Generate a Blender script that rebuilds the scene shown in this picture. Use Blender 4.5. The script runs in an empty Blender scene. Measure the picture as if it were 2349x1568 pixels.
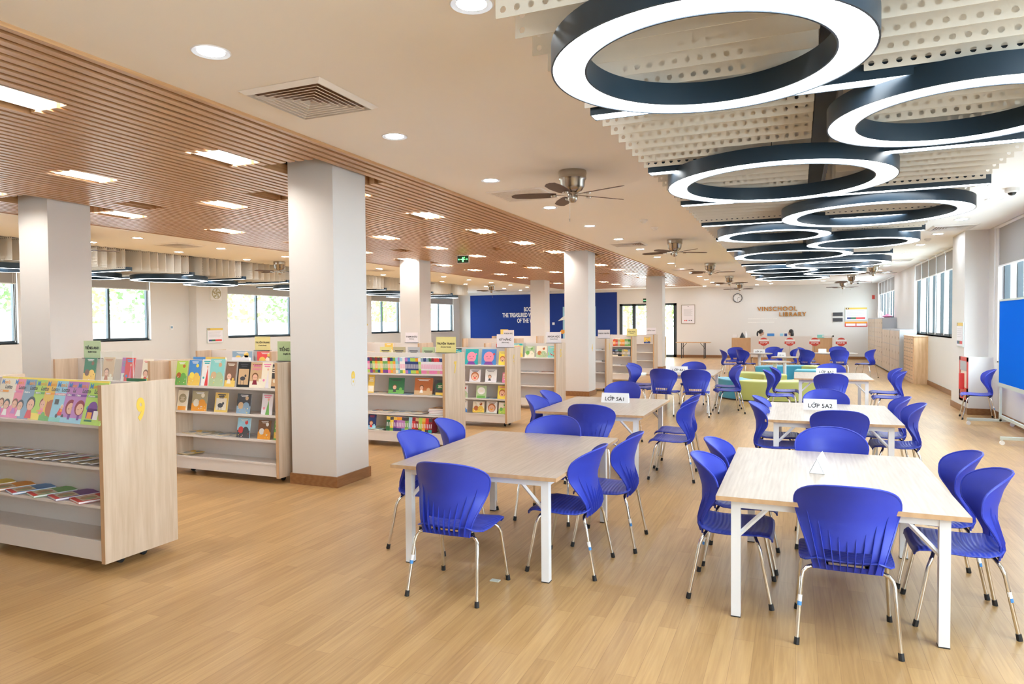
import bpy, math, random
from mathutils import Matrix, Vector
PI = math.pi
sc = bpy.context.scene
C = sc.collection

# ---------------------------------------------------------------- camera
def camera():
    yaw, pitch, roll = .3958, .0274, -.0075
    f = Vector((-math.sin(yaw)*math.cos(pitch), math.cos(yaw)*math.cos(pitch), -math.sin(pitch)))
    r = Vector((math.cos(yaw), math.sin(yaw), 0)); u = r.cross(f)
    r2 = math.cos(roll)*r + math.sin(roll)*u; u2 = -math.sin(roll)*r + math.cos(roll)*u
    cd = bpy.data.cameras.new('camera'); cam = bpy.data.objects.new('camera', cd); C.objects.link(cam)
    m = Matrix((r2, u2, -f)).transposed().to_4x4(); m.translation = Vector((0, 0, 1.65)); cam.matrix_world = m
    cd.sensor_width = 36; cd.lens = 36*1563.8/2349; cd.clip_end = 200; cd.clip_start = .05
    sc.camera = cam
camera()

# ---------------------------------------------------------------- world, exposure
W = bpy.data.worlds.new('sky'); sc.world = W; W.use_nodes = True
bg = W.node_tree.nodes['Background']
bg.inputs[0].default_value = (.80, .915, 1.0, 1); bg.inputs[1].default_value = 5.2
sc.view_settings.view_transform = 'Standard'; sc.view_settings.look = 'None'
sc.view_settings.gamma = 1; sc.view_settings.use_curve_mapping = False
sc.view_settings.exposure = 1.36
cy = sc.cycles
cy.use_denoising = True; cy.max_bounces = 9; cy.diffuse_bounces = 7; cy.glossy_bounces = 3
cy.transmission_bounces = 4; cy.transparent_max_bounces = 10; cy.caustics_reflective = False; cy.caustics_refractive = False
cy.sample_clamp_indirect = 4; cy.use_adaptive_sampling = True; cy.adaptive_threshold = .02
RING, BAR, DOWN, SLATL = 4.5, 5.0, 65.0, 42.0      # lamp radiances

# ---------------------------------------------------------------- materials
def nt(name):
    m = bpy.data.materials.new(name); m.use_nodes = True; t = m.node_tree
    return m, t, t.nodes, t.links, t.nodes['Principled BSDF']
def mat(name, col, rough=.5, metal=0, var=.04, vscale=6, bump=0, bscale=80, coat=0, spec=.5, sheen=0):
    m, t, N, L, b = nt(name)
    tc = N.new('ShaderNodeTexCoord'); no = N.new('ShaderNodeTexNoise'); no.inputs['Scale'].default_value = vscale
    no.inputs['Detail'].default_value = 4; L.new(tc.outputs['Object'], no.inputs['Vector'])
    mx = N.new('ShaderNodeMix'); mx.data_type = 'RGBA'
    mx.inputs[6].default_value = tuple(max(0, c*(1-var)) for c in col)+(1,)
    mx.inputs[7].default_value = tuple(min(1, c*(1+var)) for c in col)+(1,)
    L.new(no.outputs['Fac'], mx.inputs[0]); L.new(mx.outputs[2], b.inputs['Base Color'])
    b.inputs['Roughness'].default_value = rough; b.inputs['Metallic'].default_value = metal
    b.inputs['Coat Weight'].default_value = coat; b.inputs['Specular IOR Level'].default_value = spec
    if bump:
        n2 = N.new('ShaderNodeTexNoise'); n2.inputs['Scale'].default_value = bscale; L.new(tc.outputs['Object'], n2.inputs['Vector'])
        bp = N.new('ShaderNodeBump'); bp.inputs['Strength'].default_value = bump; bp.inputs['Distance'].default_value = .002
        L.new(n2.outputs['Fac'], bp.inputs['Height']); L.new(bp.outputs['Normal'], b.inputs['Normal'])
    return m
def wood(name, ca, cb, scale=(9, 9, .7), rough=.45, spec=.4, wave=.35):
    m, t, N, L, b = nt(name)
    tc = N.new('ShaderNodeTexCoord'); mp = N.new('ShaderNodeMapping'); mp.inputs['Scale'].default_value = scale
    L.new(tc.outputs['Object'], mp.inputs['Vector'])
    n1 = N.new('ShaderNodeTexNoise'); n1.inputs['Scale'].default_value = 6; n1.inputs['Detail'].default_value = 6; n1.inputs['Distortion'].default_value = .4
    L.new(mp.outputs[0], n1.inputs['Vector'])
    w = N.new('ShaderNodeTexWave'); w.inputs['Scale'].default_value = 1.3; w.inputs['Distortion'].default_value = 9; w.inputs['Detail'].default_value = 2
    w.inputs['Detail Scale'].default_value = .6
    L.new(mp.outputs[0], w.inputs['Vector'])
    ma = N.new('ShaderNodeMath'); ma.operation = 'MULTIPLY_ADD'; ma.inputs[1].default_value = wave; L.new(w.outputs['Fac'], ma.inputs[0]); L.new(n1.outputs['Fac'], ma.inputs[2])
    rp = N.new('ShaderNodeMapRange'); rp.inputs[1].default_value = .35; rp.inputs[2].default_value = .65+wave; L.new(ma.outputs[0], rp.inputs[0])
    mx = N.new('ShaderNodeMix'); mx.data_type = 'RGBA'; mx.inputs[6].default_value = ca+(1,); mx.inputs[7].default_value = cb+(1,)
    L.new(rp.outputs[0], mx.inputs[0]); L.new(mx.outputs[2], b.inputs['Base Color'])
    b.inputs['Roughness'].default_value = rough; b.inputs['Specular IOR Level'].default_value = spec
    return m
def emit(name, col, s):
    m, t, N, L, b = nt(name)
    b.inputs['Base Color'].default_value = (.8, .8, .8, 1)
    b.inputs['Emission Color'].default_value = col+(1,); b.inputs['Emission Strength'].default_value = s
    return m
def floor_mat():
    m, t, N, L, b = nt('oak_floor')
    tc = N.new('ShaderNodeTexCoord'); mp = N.new('ShaderNodeMapping'); mp.inputs['Rotation'].default_value = (0, 0, PI/2)
    L.new(tc.outputs['Object'], mp.inputs['Vector'])
    br = N.new('ShaderNodeTexBrick'); br.offset = .37; br.squash = 1; br.inputs['Scale'].default_value = 1
    br.inputs['Brick Width'].default_value = .92; br.inputs['Row Height'].default_value = .098; br.inputs['Mortar Size'].default_value = .0014
    br.inputs['Mortar Smooth'].default_value = .4; br.inputs['Bias'].default_value = 0
    br.inputs['Color1'].default_value = (0, 0, 0, 1); br.inputs['Color2'].default_value = (1, 1, 1, 1); br.inputs['Mortar'].default_value = (.1, .1, .1, 1)
    L.new(mp.outputs[0], br.inputs['Vector'])
    m2 = N.new('ShaderNodeMapping'); m2.inputs['Scale'].default_value = (34, 1.6, 1); L.new(tc.outputs['Object'], m2.inputs['Vector'])
    n1 = N.new('ShaderNodeTexNoise'); n1.inputs['Scale'].default_value = 1.6; n1.inputs['Detail'].default_value = 7; n1.inputs['Distortion'].default_value = .6
    L.new(m2.outputs[0], n1.inputs['Vector'])
    # every plank gets its own tone
    mx = N.new('ShaderNodeMix'); mx.data_type = 'RGBA'; mx.inputs[6].default_value = (.35, .198, .076, 1); mx.inputs[7].default_value = (.55, .347, .152, 1)
    ad = N.new('ShaderNodeMath'); ad.operation = 'MULTIPLY_ADD'; ad.inputs[1].default_value = .46; L.new(br.outputs['Color'], ad.inputs[0])
    mr = N.new('ShaderNodeMapRange'); mr.inputs[1].default_value = .3; mr.inputs[2].default_value = .75; mr.inputs[3].default_value = 0; mr.inputs[4].default_value = .62
    L.new(n1.outputs['Fac'], mr.inputs[0]); L.new(mr.outputs[0], ad.inputs[2]); L.new(ad.outputs[0], mx.inputs[0])
    mm = N.new('ShaderNodeMix'); mm.data_type = 'RGBA'; mm.inputs[7].default_value = (.22, .11, .045, 1)
    sc_ = N.new('ShaderNodeMath'); sc_.operation = 'MULTIPLY'; sc_.inputs[1].default_value = .45; L.new(br.outputs['Fac'], sc_.inputs[0])
    L.new(sc_.outputs[0], mm.inputs[0]); L.new(mx.outputs[2], mm.inputs[6]); L.new(mm.outputs[2], b.inputs['Base Color'])
    b.inputs['Roughness'].default_value = .33; b.inputs['Specular IOR Level'].default_value = .5
    return m
def glass_mat():
    m = bpy.data.materials.new('window_glass'); m.use_nodes = True; N = m.node_tree.nodes; L = m.node_tree.links
    N.remove(N['Principled BSDF']); o = N['Material Output']
    tr = N.new('ShaderNodeBsdfTransparent'); tr.inputs[0].default_value = (.93, .97, .96, 1)
    gl = N.new('ShaderNodeBsdfGlossy'); gl.inputs['Roughness'].default_value = .03
    lw = N.new('ShaderNodeLayerWeight'); pw = N.new('ShaderNodeMath'); pw.operation = 'POWER'; pw.inputs[1].default_value = 6
    fr = N.new('ShaderNodeMath'); fr.operation = 'MULTIPLY_ADD'; fr.inputs[1].default_value = .8; fr.inputs[2].default_value = .04
    L.new(lw.outputs['Facing'], pw.inputs[0]); L.new(pw.outputs[0], fr.inputs[0]); mx = N.new('ShaderNodeMixShader')
    L.new(fr.outputs[0], mx.inputs[0]); L.new(tr.outputs[0], mx.inputs[1]); L.new(gl.outputs[0], mx.inputs[2]); L.new(mx.outputs[0], o.inputs[0])
    return m
def seat_mat(name, col):
    m = mat(name, col, .38, 0, .05, 14, 0)
    N = m.node_tree.nodes; L = m.node_tree.links; b = N['Principled BSDF']; tc = N['Texture Coordinate']
    mp = N.new('ShaderNodeMapping'); L.new(tc.outputs['Object'], mp.inputs['Vector']); mp.inputs['Location'].default_value = (0, 1.3, 0)
    w = N.new('ShaderNodeTexWave'); w.wave_type = 'RINGS'; w.rings_direction = 'Z'; w.inputs['Scale'].default_value = 13; L.new(mp.outputs[0], w.inputs['Vector'])
    bp = N.new('ShaderNodeBump'); bp.inputs['Strength'].default_value = .5; bp.inputs['Distance'].default_value = .0035
    L.new(w.outputs['Fac'], bp.inputs['Height']); L.new(bp.outputs['Normal'], b.inputs['Normal'])
    return m
M = dict(
 wall=mat('white_wall_paint', (.72, .70, .685), .7, 0, .01, 2, .05, 200),
 ceil=mat('ceiling_paint', (.93, .925, .915), .8, 0, .01, 2),
 col=mat('column_paint', (.67, .655, .645), .55, 0, .01, 2),
 base=wood('baseboard_brown', (.23, .105, .04), (.30, .145, .06), (3, 3, 20), .4),
 floor=floor_mat(),
 slat=wood('slat_oak', (.46, .26, .125), (.60, .365, .185), (14, .6, 14), .34, .6, .2),
 slatback=mat('slat_backing_brown', (.12, .062, .03), .7),
 ash=wood('pale_ash_veneer', (.53, .40, .285), (.68, .55, .43), (7, 7, .5), .42),
 ashtop=wood('pale_ash_tabletop', (.38, .31, .25), (.50, .43, .36), (9, .5, 9), .28, .5, .12),
 ashedge=wood('tan_edge_band', (.50, .31, .17), (.57, .37, .21), (4, 4, .8), .5),
 birch=wood('birch_block_wood', (.66, .43, .24), (.78, .56, .36), (3, 12, .9), .4),
 deskwood=wood('desk_oak', (.55, .34, .18), (.62, .40, .23), (6, 6, .8), .45),
 board=mat('shelf_white_laminate', (.70, .66, .635), .45, 0, .015),
 steel=mat('white_powder_steel', (.80, .81, .84), .35, 0, .01),
 blue=mat('blue_plastic', (.030, .050, .43), .42, 0, .05, 20, .15, 300, spec=.35),
 seat=seat_mat('blue_seat_plastic', (.030, .054, .43)),
 chrome=mat('chrome_tube', (.78, .75, .70), .14, 1, .02),
 rubber=mat('black_rubber', (.012, .012, .014), .6),
 black=mat('black_metal', (.015, .016, .018), .45),
 navy=mat('dark_lamp_housing', (.014, .034, .058), .34, 0, .05, 3),  # blue sheen of the glare is mixed into this colour
 baffle=mat('perforated_beige_metal', (.76, .71, .63), .5, 0, .02),
 duct=mat('foil_duct', (.70, .68, .66), .25, .9, .1, 9, .9, 30),
 plenum=mat('plenum_grey', (.30, .27, .25), .8),
 nickel=mat('brushed_nickel', (.45, .40, .34), .27, 1, .08, 8),
 blade=mat('fan_blade_brown', (.105, .062, .047), .5, 0, .1, 12),
 frame=mat('window_frame_dark', (.035, .05, .06), .4),
 blind=mat('grey_roller_blind', (.36, .345, .335), .8, 0, .04, 60),
 glass=glass_mat(),
 white=mat('white_plastic', (.82, .82, .83), .4, 0, .01),
 offw=mat('vent_white_metal', (.88, .86, .84), .5, 0, .01),
 dark=mat('dark_gap', (.02, .018, .016), .8),
 grey=mat('grey_locker_metal', (.48, .51, .56), .45),
 door=wood('locker_door_beige', (.60, .50, .40), (.68, .58, .48), (5, 5, .8), .5),
 felt=mat('navy_felt', (.022, .05, .26), .9, 0, .12, 120, spec=.08),
 bboard=mat('bright_blue_felt', (.0, .14, .78), .9, 0, .04, 150, spec=.05),
 alu=mat('pale_green_aluminium', (.60, .66, .62), .4, .2),
 gold=mat('copper_letters', (.62, .26, .05), .3, .8),
 yellow=mat('yellow_number_vinyl', (.78, .54, .07), .5),
 paper=mat('white_paper', (.84, .84, .86), .6, 0, .01),
 txt=mat('black_print', (.02, .02, .025), .6),
 red=mat('red_paint', (.62, .06, .04), .45),
 green=mat('leaf_green', (.10, .30, .05), .7, 0, .5, 3),
 leaf2=mat('leaf_yellow_green', (.22, .40, .08), .7, 0, .5, 3),
 bark=mat('bark_brown', (.18, .11, .07), .8),
 skin=mat('skin', (.55, .32, .22), .5), hair=mat('black_hair', (.012, .009, .008), .45, 0, .2, 60),
 shirt=mat('pale_shirt', (.70, .70, .70), .8), trousers=mat('dark_trousers', (.03, .035, .05), .8),
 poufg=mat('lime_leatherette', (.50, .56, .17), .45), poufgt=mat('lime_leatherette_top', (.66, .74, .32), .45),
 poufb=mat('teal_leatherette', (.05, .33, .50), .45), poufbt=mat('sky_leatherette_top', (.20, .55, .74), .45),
 ring=emit('ring_diffuser', (.88, .96, 1.0), RING), bar=emit('bar_diffuser', (.93, .98, 1.0), BAR),
 down=emit('downlight_lens', (.84, .93, 1.0), DOWN), slatl=emit('slat_downlight_lens', (1.0, .93, .84), SLATL),
 exitg=emit('exit_sign_green', (.02, .75, .12), 1.6), exitd=mat('exit_sign_dark', (.005, .03, .01), .4),
 grass=mat('outdoor_paving', (.80, .79, .76), .8), fence=mat('outdoor_white_fence', (.85, .86, .88), .6),
)
INK = dict(pink=(.86,.30,.42), rose=(.80,.22,.45), violet=(.50,.22,.55), purple=(.20,.06,.35), blue=(.06,.25,.62), sky=(.33,.62,.80),
 teal=(.02,.42,.45), aqua=(.25,.62,.60), navy=(.02,.05,.20), green=(.16,.42,.10), lime=(.45,.68,.12), forest=(.03,.16,.07), sage=(.42,.55,.33),
 yellow=(.88,.72,.10), gold=(.80,.55,.10), orange=(.85,.36,.04), rust=(.48,.15,.05), red=(.70,.05,.05), maroon=(.25,.02,.04), brown=(.20,.09,.04),
 tan=(.62,.42,.24), cream=(.86,.80,.66), white=(.84,.84,.84), grey=(.45,.46,.48), charcoal=(.06,.06,.07), black=(.012,.012,.014), skin=(.80,.48,.34), steel=(.25,.38,.52),
 khaki=(.45,.40,.25), signg=(.42,.55,.30), signy=(.72,.66,.28), signw=(.80,.77,.82))
INKM = {k: mat('ink_'+k, v, .42, 0, .05, 30) for k, v in INK.items()}

# ---------------------------------------------------------------- mesh builder
class MB:
    def __init__(s): s.v = []; s.f = []; s.m = []; s.T = None
    def add(s, vs, fs, mi=0):
        o = len(s.v)
        if s.T is not None: vs = [tuple(s.T @ Vector(p)) for p in vs]
        s.v += vs; s.f += [tuple(i+o for i in f) for f in fs]; s.m += [mi]*len(fs); return s
    def box(s, x0, x1, y0, y1, z0, z1, mi=0):
        v = [(x, y, z) for z in (z0, z1) for y in (y0, y1) for x in (x0, x1)]
        return s.add(v, [(0,2,3,1),(4,5,7,6),(0,1,5,4),(2,6,7,3),(0,4,6,2),(1,3,7,5)], mi)
    def cyl(s, a, b, r0, r1=None, n=12, mi=0, cap=True):
        return s.tube([a, b], [r0, r0 if r1 is None else r1], n, mi, cap)
    def tube(s, pts, r, n=8, mi=0, cap=True):
        P = [Vector(p) for p in pts]; k = len(P); R_ = r if isinstance(r, (list, tuple)) else [r]*k
        vs = []; up = None
        for i, p in enumerate(P):
            d = (P[min(i+1, k-1)]-P[max(i-1, 0)]).normalized()
            if up is None: up = Vector((0, 0, 1)) if abs(d.z) < .9 else Vector((1, 0, 0))
            a = d.cross(up).normalized(); up = a.cross(d).normalized()
            for j in range(n):
                t = 2*PI*j/n; q = p+(a*math.cos(t)+up*math.sin(t))*R_[i]; vs.append(tuple(q))
        fs = [(i*n+j, i*n+(j+1) % n, (i+1)*n+(j+1) % n, (i+1)*n+j) for i in range(k-1) for j in range(n)]
        if cap: fs += [tuple(range(n))[::-1], tuple(range((k-1)*n, k*n))]
        return s.add(vs, fs, mi)
    def lathe(s, prof, c=(0, 0, 0), n=32, mi=0, closed=False):
        vs = [(c[0]+r*math.cos(2*PI*j/n), c[1]+r*math.sin(2*PI*j/n), c[2]+z) for r, z in prof for j in range(n)]
        k = len(prof); fs = [(i*n+j, i*n+(j+1) % n, ((i+1) % k)*n+(j+1) % n, ((i+1) % k)*n+j) for i in range(k if closed else k-1) for j in range(n)]
        return s.add(vs, fs, mi)
    def disc(s, c, r, n=24, mi=0, axis='z', sx=1):
        vs = []
        for j in range(n):
            a, b = r*sx*math.cos(2*PI*j/n), r*math.sin(2*PI*j/n)
            vs.append((c[0]+a, c[1]+b, c[2]) if axis == 'z' else ((c[0]+a, c[1], c[2]+b) if axis == 'y' else (c[0], c[1]+a, c[2]+b)))
        return s.add(vs, [tuple(range(n))], mi)
    def prism(s, poly, z0, z1, mi=0, mi_top=None):
        n = len(poly); vs = [(x, y, z0) for x, y in poly]+[(x, y, z1) for x, y in poly]
        s.add(vs, [tuple(range(n))[::-1]]+[(j, (j+1) % n, n+(j+1) % n, n+j) for j in range(n)], mi)
        return s.add(vs, [tuple(range(n, 2*n))], mi if mi_top is None else mi_top)
    def ball(s, c, r, n=10, mi=0):
        rx, ry, rz = r if isinstance(r, tuple) else (r, r, r); vs = []; fs = []
        for i in range(n+1):
            a = PI*i/n
            for j in range(2*n): b = PI*j/n; vs.append((c[0]+rx*math.sin(a)*math.cos(b), c[1]+ry*math.sin(a)*math.sin(b), c[2]+rz*math.cos(a)))
        for i in range(n):
            for j in range(2*n): fs.append((i*2*n+j, (i+1)*2*n+j, (i+1)*2*n+(j+1) % (2*n), i*2*n+(j+1) % (2*n)))
        return s.add(vs, fs, mi)
    def rect(s, x0, x1, z0, z1, y, mi): return s.add([(x0, y, z0), (x1, y, z0), (x1, y, z1), (x0, y, z1)], [(0, 1, 2, 3)], mi)
    def mesh(s, name, mats, angle=35):
        me = bpy.data.meshes.new(name); me.from_pydata(s.v, [], s.f)
        for m in mats: me.materials.append(m)
        me.polygons.foreach_set('material_index', s.m)
        if angle: me.polygons.foreach_set('use_smooth', [True]*len(s.f)); me.set_sharp_from_angle(angle=math.radians(angle))
        me.update(); return me
    def build(s, name, mats, parent=None, loc=None, rz=0, angle=35):
        if not isinstance(mats, (list, tuple)): mats = [mats]
        return ob(name, s.mesh(name, mats, angle), parent, loc, rz)
def ob(name, me, parent=None, loc=None, rz=0):
    o = bpy.data.objects.new(name, me); C.objects.link(o)
    if parent: o.parent = parent
    if loc: o.location = loc
    if rz: o.rotation_euler = (0, 0, rz)
    return o
def tag(o, label, cat, group=None, kind=None):
    o['label'] = label; o['category'] = cat
    if group: o['group'] = group
    if kind: o['kind'] = kind
    return o
def thing(name, label, cat, loc=(0, 0, 0), rz=0, group=None):
    o = bpy.data.objects.new(name, None); C.objects.link(o); o.location = loc; o.rotation_euler = (0, 0, rz); o.empty_display_size = .1
    return tag(o, label, cat, group)
def struct(o): o['kind'] = 'structure'; return o
def kids(o, _c={}): return [c for c in o.children]
def copy_tree(o, parent=None):
    c = o.copy(); C.objects.link(c); c.parent = parent
    for ch in kids(o): copy_tree(ch, c)
    return c
def place(proto, used, loc, rz, label=None, group=None):
    o = copy_tree(proto) if used[0] else proto
    used[0] = True; o.location = loc; o.rotation_euler = (0, 0, rz)
    if label: o['label'] = label
    if group: o['group'] = group
    return o
def text(s, size, m, parent, loc, rot=(PI/2, 0, 0), ext=.0008, align='CENTER', bold=0, sx=1, name='lettering', space=1):
    cu = bpy.data.curves.new(name, 'FONT'); cu.body = s; cu.size = size; cu.extrude = ext; cu.align_x = align; cu.offset = bold; cu.space_character = space
    t = bpy.data.objects.new(name, cu); me = bpy.data.meshes.new_from_object(t); bpy.data.objects.remove(t); bpy.data.curves.remove(cu)
    me.name = name; me.materials.clear(); me.materials.append(m)
    o = ob(name, me, parent); o.location = loc; o.rotation_euler = rot; o.scale = (sx, 1, 1); return o
# ================================================================ setting
XR, XL, YB, YF, ZC = 3.12, -16.6, 32.5, -3.0, 3.24
struct(MB().box(XL-.2, XR+.2, YF, YB+.2, -.1, 0).build('floor', M['floor'], angle=0))
# ceiling, with the two baffle openings and the recessed slat field
b = MB()
def ceil_with_hole(x0, x1, hx0, hx1, hy0, hy1):
    b.box(x0, hx0, YF, YB, ZC, ZC+.06); b.box(hx1, x1, YF, YB, ZC, ZC+.06)
    b.box(hx0, hx1, YF, hy0, ZC, ZC+.06); b.box(hx0, hx1, hy1, YB, ZC, ZC+.06)
SX0, SX1, SY1 = -10.08, -3.83, 30.7
ceil_with_hole(SX1, XR+.2, -.98, 1.38, .3, 19.45)
ceil_with_hole(XL-.2, SX0, -15.15, -12.8, .3, 25.7)
b.box(SX0, SX1, SY1, YB, ZC, ZC+.06)
struct(b.build('ceiling', M['ceil'], angle=0))
b = MB()
for (x0, x1, y1) in ((-1.05, 1.45, 19.5), (-15.2, -12.7, 25.75)):
    b.box(x0, x1, .2, y1, 3.95, 4.0); b.box(x0-.05, x0, .2, y1, ZC+.06, 4.0); b.box(x1, x1+.05, .2, y1, ZC+.06, 4.0)
    b.box(x0, x1, y1, y1+.05, ZC+.06, 4.0); b.box(x0, x1, .15, .2, ZC+.06, 4.0)
struct(b.build('ceiling', M['plenum'], angle=0))
struct(MB().box(SX0-.05, SX1+.05, YF, SY1+.05, 3.42, 3.46).build('ceiling', M['slatback'], angle=0))
# foil duct in the right-hand opening
d = MB(); d.tube([(.19, y*.12+.3, 3.62+.012*(y % 2)) for y in range(158)], [.13+.008*(y % 2) for y in range(158)], 16)
tag(d.build('foil_duct', M['duct']), 'crinkled silver foil air duct above gap between the ceiling baffles', 'duct')
tag(MB().box(.12, .26, .3, 19.3, 3.30, 3.36).box(-.02, .0, .3, 19.3, 3.3, 3.34).build('duct_rail', M['black'], angle=0), 'black steel rail under silver duct between the baffles', 'rail')

# slatted ceiling field: slats run the length of the room, cut round columns and lamp openings
COLS = [(-4.29, 5.64), (-4.29, 14.7), (-4.29, 23.76), (-8.61, 5.64), (-8.61, 14.7), (-8.61, 23.76)]
CS = .56
openings = []      # (x0,x1,y0,y1,lamp)
for gx, k0 in ((-5.0, 0), (-6.95, 1), (-8.85, 1)):
    for k in range(k0, 15):
        y = 3.05+1.9*k
        if any(cx-CS-.15 < gx < cx+.15 and cy_-.25 < y < cy_+CS+.25 for cx, cy_ in COLS): continue
        openings.append((gx-.15, gx+.15, y-.26, y+.26, True))
for gx, gy in ((-5.95, 6.6), (-7.9, 6.4), (-9.3, 3.8), (-5.9, 13.2), (-7.0, 17.6), (-5.7, 21.5), (-7.8, 12.6)):
    openings.append((gx-.11, gx+.11, gy-.26, gy+.26, False))
cuts = [(o[0], o[1], o[2], o[3]) for o in openings]+[(cx-CS-.0, cx+.0, cy_-.32, cy_+CS+.3) for cx, cy_ in COLS]
s = MB(); x = SX0+.03; P = .11
while x < SX1-.05:
    xa, xb = x, x+.066; seg = [(YF+.05, SY1-.02)]
    for (x0, x1, y0, y1) in cuts:
        if xb > x0 and xa < x1: seg = [q for (a, e) in seg for q in ((a, min(e, y0)), (max(a, y1), e)) if q[1]-q[0] > .05]
    for a, e in seg: s.box(xa, xb, a, e, 3.225, 3.325)
    x += P
slat = s.build('slat_ceiling', M['slat'], angle=0); slat['kind'] = 'structure'
b = MB(); b2 = MB()
for (x0, x1) in ((SX0-.02, SX0+.012), (SX1-.02, SX1+.01)): b.box(x0, x1, YF, SY1, 3.215, 3.44)
b.box(SX0, SX1, SY1-.012, SY1+.02, 3.215, 3.44)
for (x0, x1, y0, y1, l) in openings:
    for q in ((x0-.012, x0, y0-.05, y1+.05), (x1, x1+.012, y0-.05, y1+.05), (x0, x1, y0-.05, y0-.035), (x0, x1, y1+.035, y1+.05)): (b2 if l else b).box(*q, 3.24, 3.42)
struct(b.build('trim_1', M['slat'], angle=0)); struct(b2.build('trim_2', M['white'], angle=0))
used = [False]; pr = thing('slat_downlight', '', 'ceiling light')
MB().box(-.14, .14, -.24, .24, 3.395, 3.415).build('tray', M['white'], pr, angle=0)
MB().box(-.11, .11, -.21, .21, 3.385, 3.395).build('lens', M['slatl'], pr, angle=0)
for (x0, x1, y0, y1, l) in openings:
    if l: place(pr, used, ((x0+x1)/2, (y0+y1)/2, 0), 0, 'warm lamp in slot of wood slat ceiling, '+{-5.0: 'right', -6.95: 'middle', -8.85: 'left'}[round((x0+x1)/2, 2)]+' row', 'lamps in the slatted wood ceiling')

# columns
cn = {0: '8', 1: '4'}
for i, (cx, cy_) in enumerate(COLS):
    c = MB().box(cx-CS, cx, cy_, cy_+CS, 0, 3.42).build('column', M['col'], angle=0); struct(c)
    bb = MB().box(cx-CS-.018, cx+.018, cy_-.018, cy_+CS+.018, 0, .11).build('baseboard', M['base'], c, angle=0)
    if i in cn:
        text(cn[i], .20, M['yellow'], c, (cx+.001, cy_+CS/2+.02, 1.015), (PI/2, 0, PI/2), bold=.009, sx=.62, name='number')

# walls
w = MB(); w.box(XL-.2, -7.93, YB, YB+.2, 0, ZC); w.box(-5.2, XR+.2, YB, YB+.2, 0, ZC); w.box(-7.93, -5.2, YB, YB+.2, 2.54, ZC)
struct(w.build('wall_back', M['wall'], angle=0))
struct(MB().box(-5.2, XR, YB-.015, YB, 0, .12).box(XL, -7.93, YB-.015, YB, 0, .12).build('baseboard_back', M['base'], angle=0))
# right wall with windows: (y0,y1,sill)
RW = [(-2.8, 3.8, .95), (7.6, 13.75, .95), (17.2, 22.6, 1.27), (27.0, 32.0, 1.76)]  # first opening lies out of view, added for extra daylight
w = MB(); ys = [YF]+[q for a in RW for q in a[:2]]+[YB+.2]
for i in range(0, len(ys), 2): w.box(XR, XR+.22, ys[i], ys[i+1], 0, ZC)
for a in RW: w.box(XR, XR+.22, a[0], a[1], 0, a[2])
struct(w.build('wall_right', M['wall'], angle=0))
struct(MB().box(2.76, XR, 14.0, 15.4, 0, 1.0).box(2.76, XR, 14.35, 15.4, 1.0, ZC).build('wall_right', M['wall'], angle=0))
struct(MB().box(XR-.015, XR, YF, 14.0, 0, .11).box(2.745, XR, 13.985, 14.0, 0, .11).box(2.745, 2.76, 14.0, 15.4, 0, .11).box(XR-.015, XR, 15.4, YB, 0, .11).build('baseboard_right', M['base'], angle=0))
# left wall
LW = [(-1.5, 3.2, 1.27), (4.6, 10.15, 1.27), (11.6, 13.65, 1.27), (16.18, 21.0, 1.27), (24.3, 26.6, 1.27), (29.35, 31.8, 1.27)]  # first opening is unseen, added to let more daylight in
w = MB(); ys = [YF]+[q for a in LW for q in a[:2]]+[YB+.2]
for i in range(0, len(ys), 2): w.box(XL-.22, XL, ys[i], ys[i+1], 0, ZC)
for a in LW: w.box(XL-.22, XL, a[0], a[1], 0, a[2]); w.box(XL-.22, XL, a[0], a[1], 3.0, ZC)
w.box(XL, XL+.3, 14.95, 16.15, 0, ZC); w.box(XL, XL+.3, 22.2, 23.9, 0, ZC)
struct(w.build('wall_left', M['wall'], angle=0))
struct(MB().box(XL, XL+.015, YF, YB, 0, .11).build('baseboard_left', M['base'], angle=0))

def window(n, side, y0, y1, z0, z1, div, transom=None):
    X = (XR+.12) if side > 0 else (XL-.12); b = MB(); t = .035
    b.box(X-.03, X+.03, y0, y1, z0, z0+.06); b.box(X-.03, X+.03, y0, y1, z1-.06, z1)
    for i, y in enumerate([y0+.03]+div+[y1-.03]): b.box(X-.04, X+.04, y-.03, y+.03, z0, z1)
    if transom: b.box(X-.03, X+.03, y0, y1, transom-.03, transom+.03)
    f = b.build('window_%d' % n, M['frame'], angle=0); struct(f)
    MB().add([(X, y0+.03, z0+.04), (X, y1-.03, z0+.04), (X, y1-.03, z1-.04), (X, y0+.03, z1-.04)], [(0, 1, 2, 3)]).build('pane', M['glass'], f, angle=0)
    MB().box(X-(.12 if side > 0 else .1), X+(.1 if side > 0 else .12), y0, y1, z0-.02, z0).build('sill', M['wall'], f, angle=0)
window(1, 1, 7.6, 13.75, .95, ZC, [9.1, 10.6, 11.9, 13.0])
window(2, 1, 17.2, 22.6, 1.27, ZC, [18.2, 19.2, 20.2, 21.2])
window(3, 1, 27.0, 32.0, 1.76, ZC, [28, 29, 30, 31])
window(20, 1, -2.8, 3.8, .95, ZC, [-1, .5, 1.8])  # unseen window, added to bring daylight onto the columns' right faces
struct(MB().box(XL-.2, XR+.2, YF-.2, YF, 0, ZC).build('wall_front', M['wall'], angle=0))
for i, a in enumerate(LW): window(4+i, -1, a[0], a[1], a[2], 3.0, [a[0]+(a[1]-a[0])*k/3 for k in (1, 2)] if a[1]-a[0] > 3 else [a[0]+(a[1]-a[0])*.42])

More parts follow.
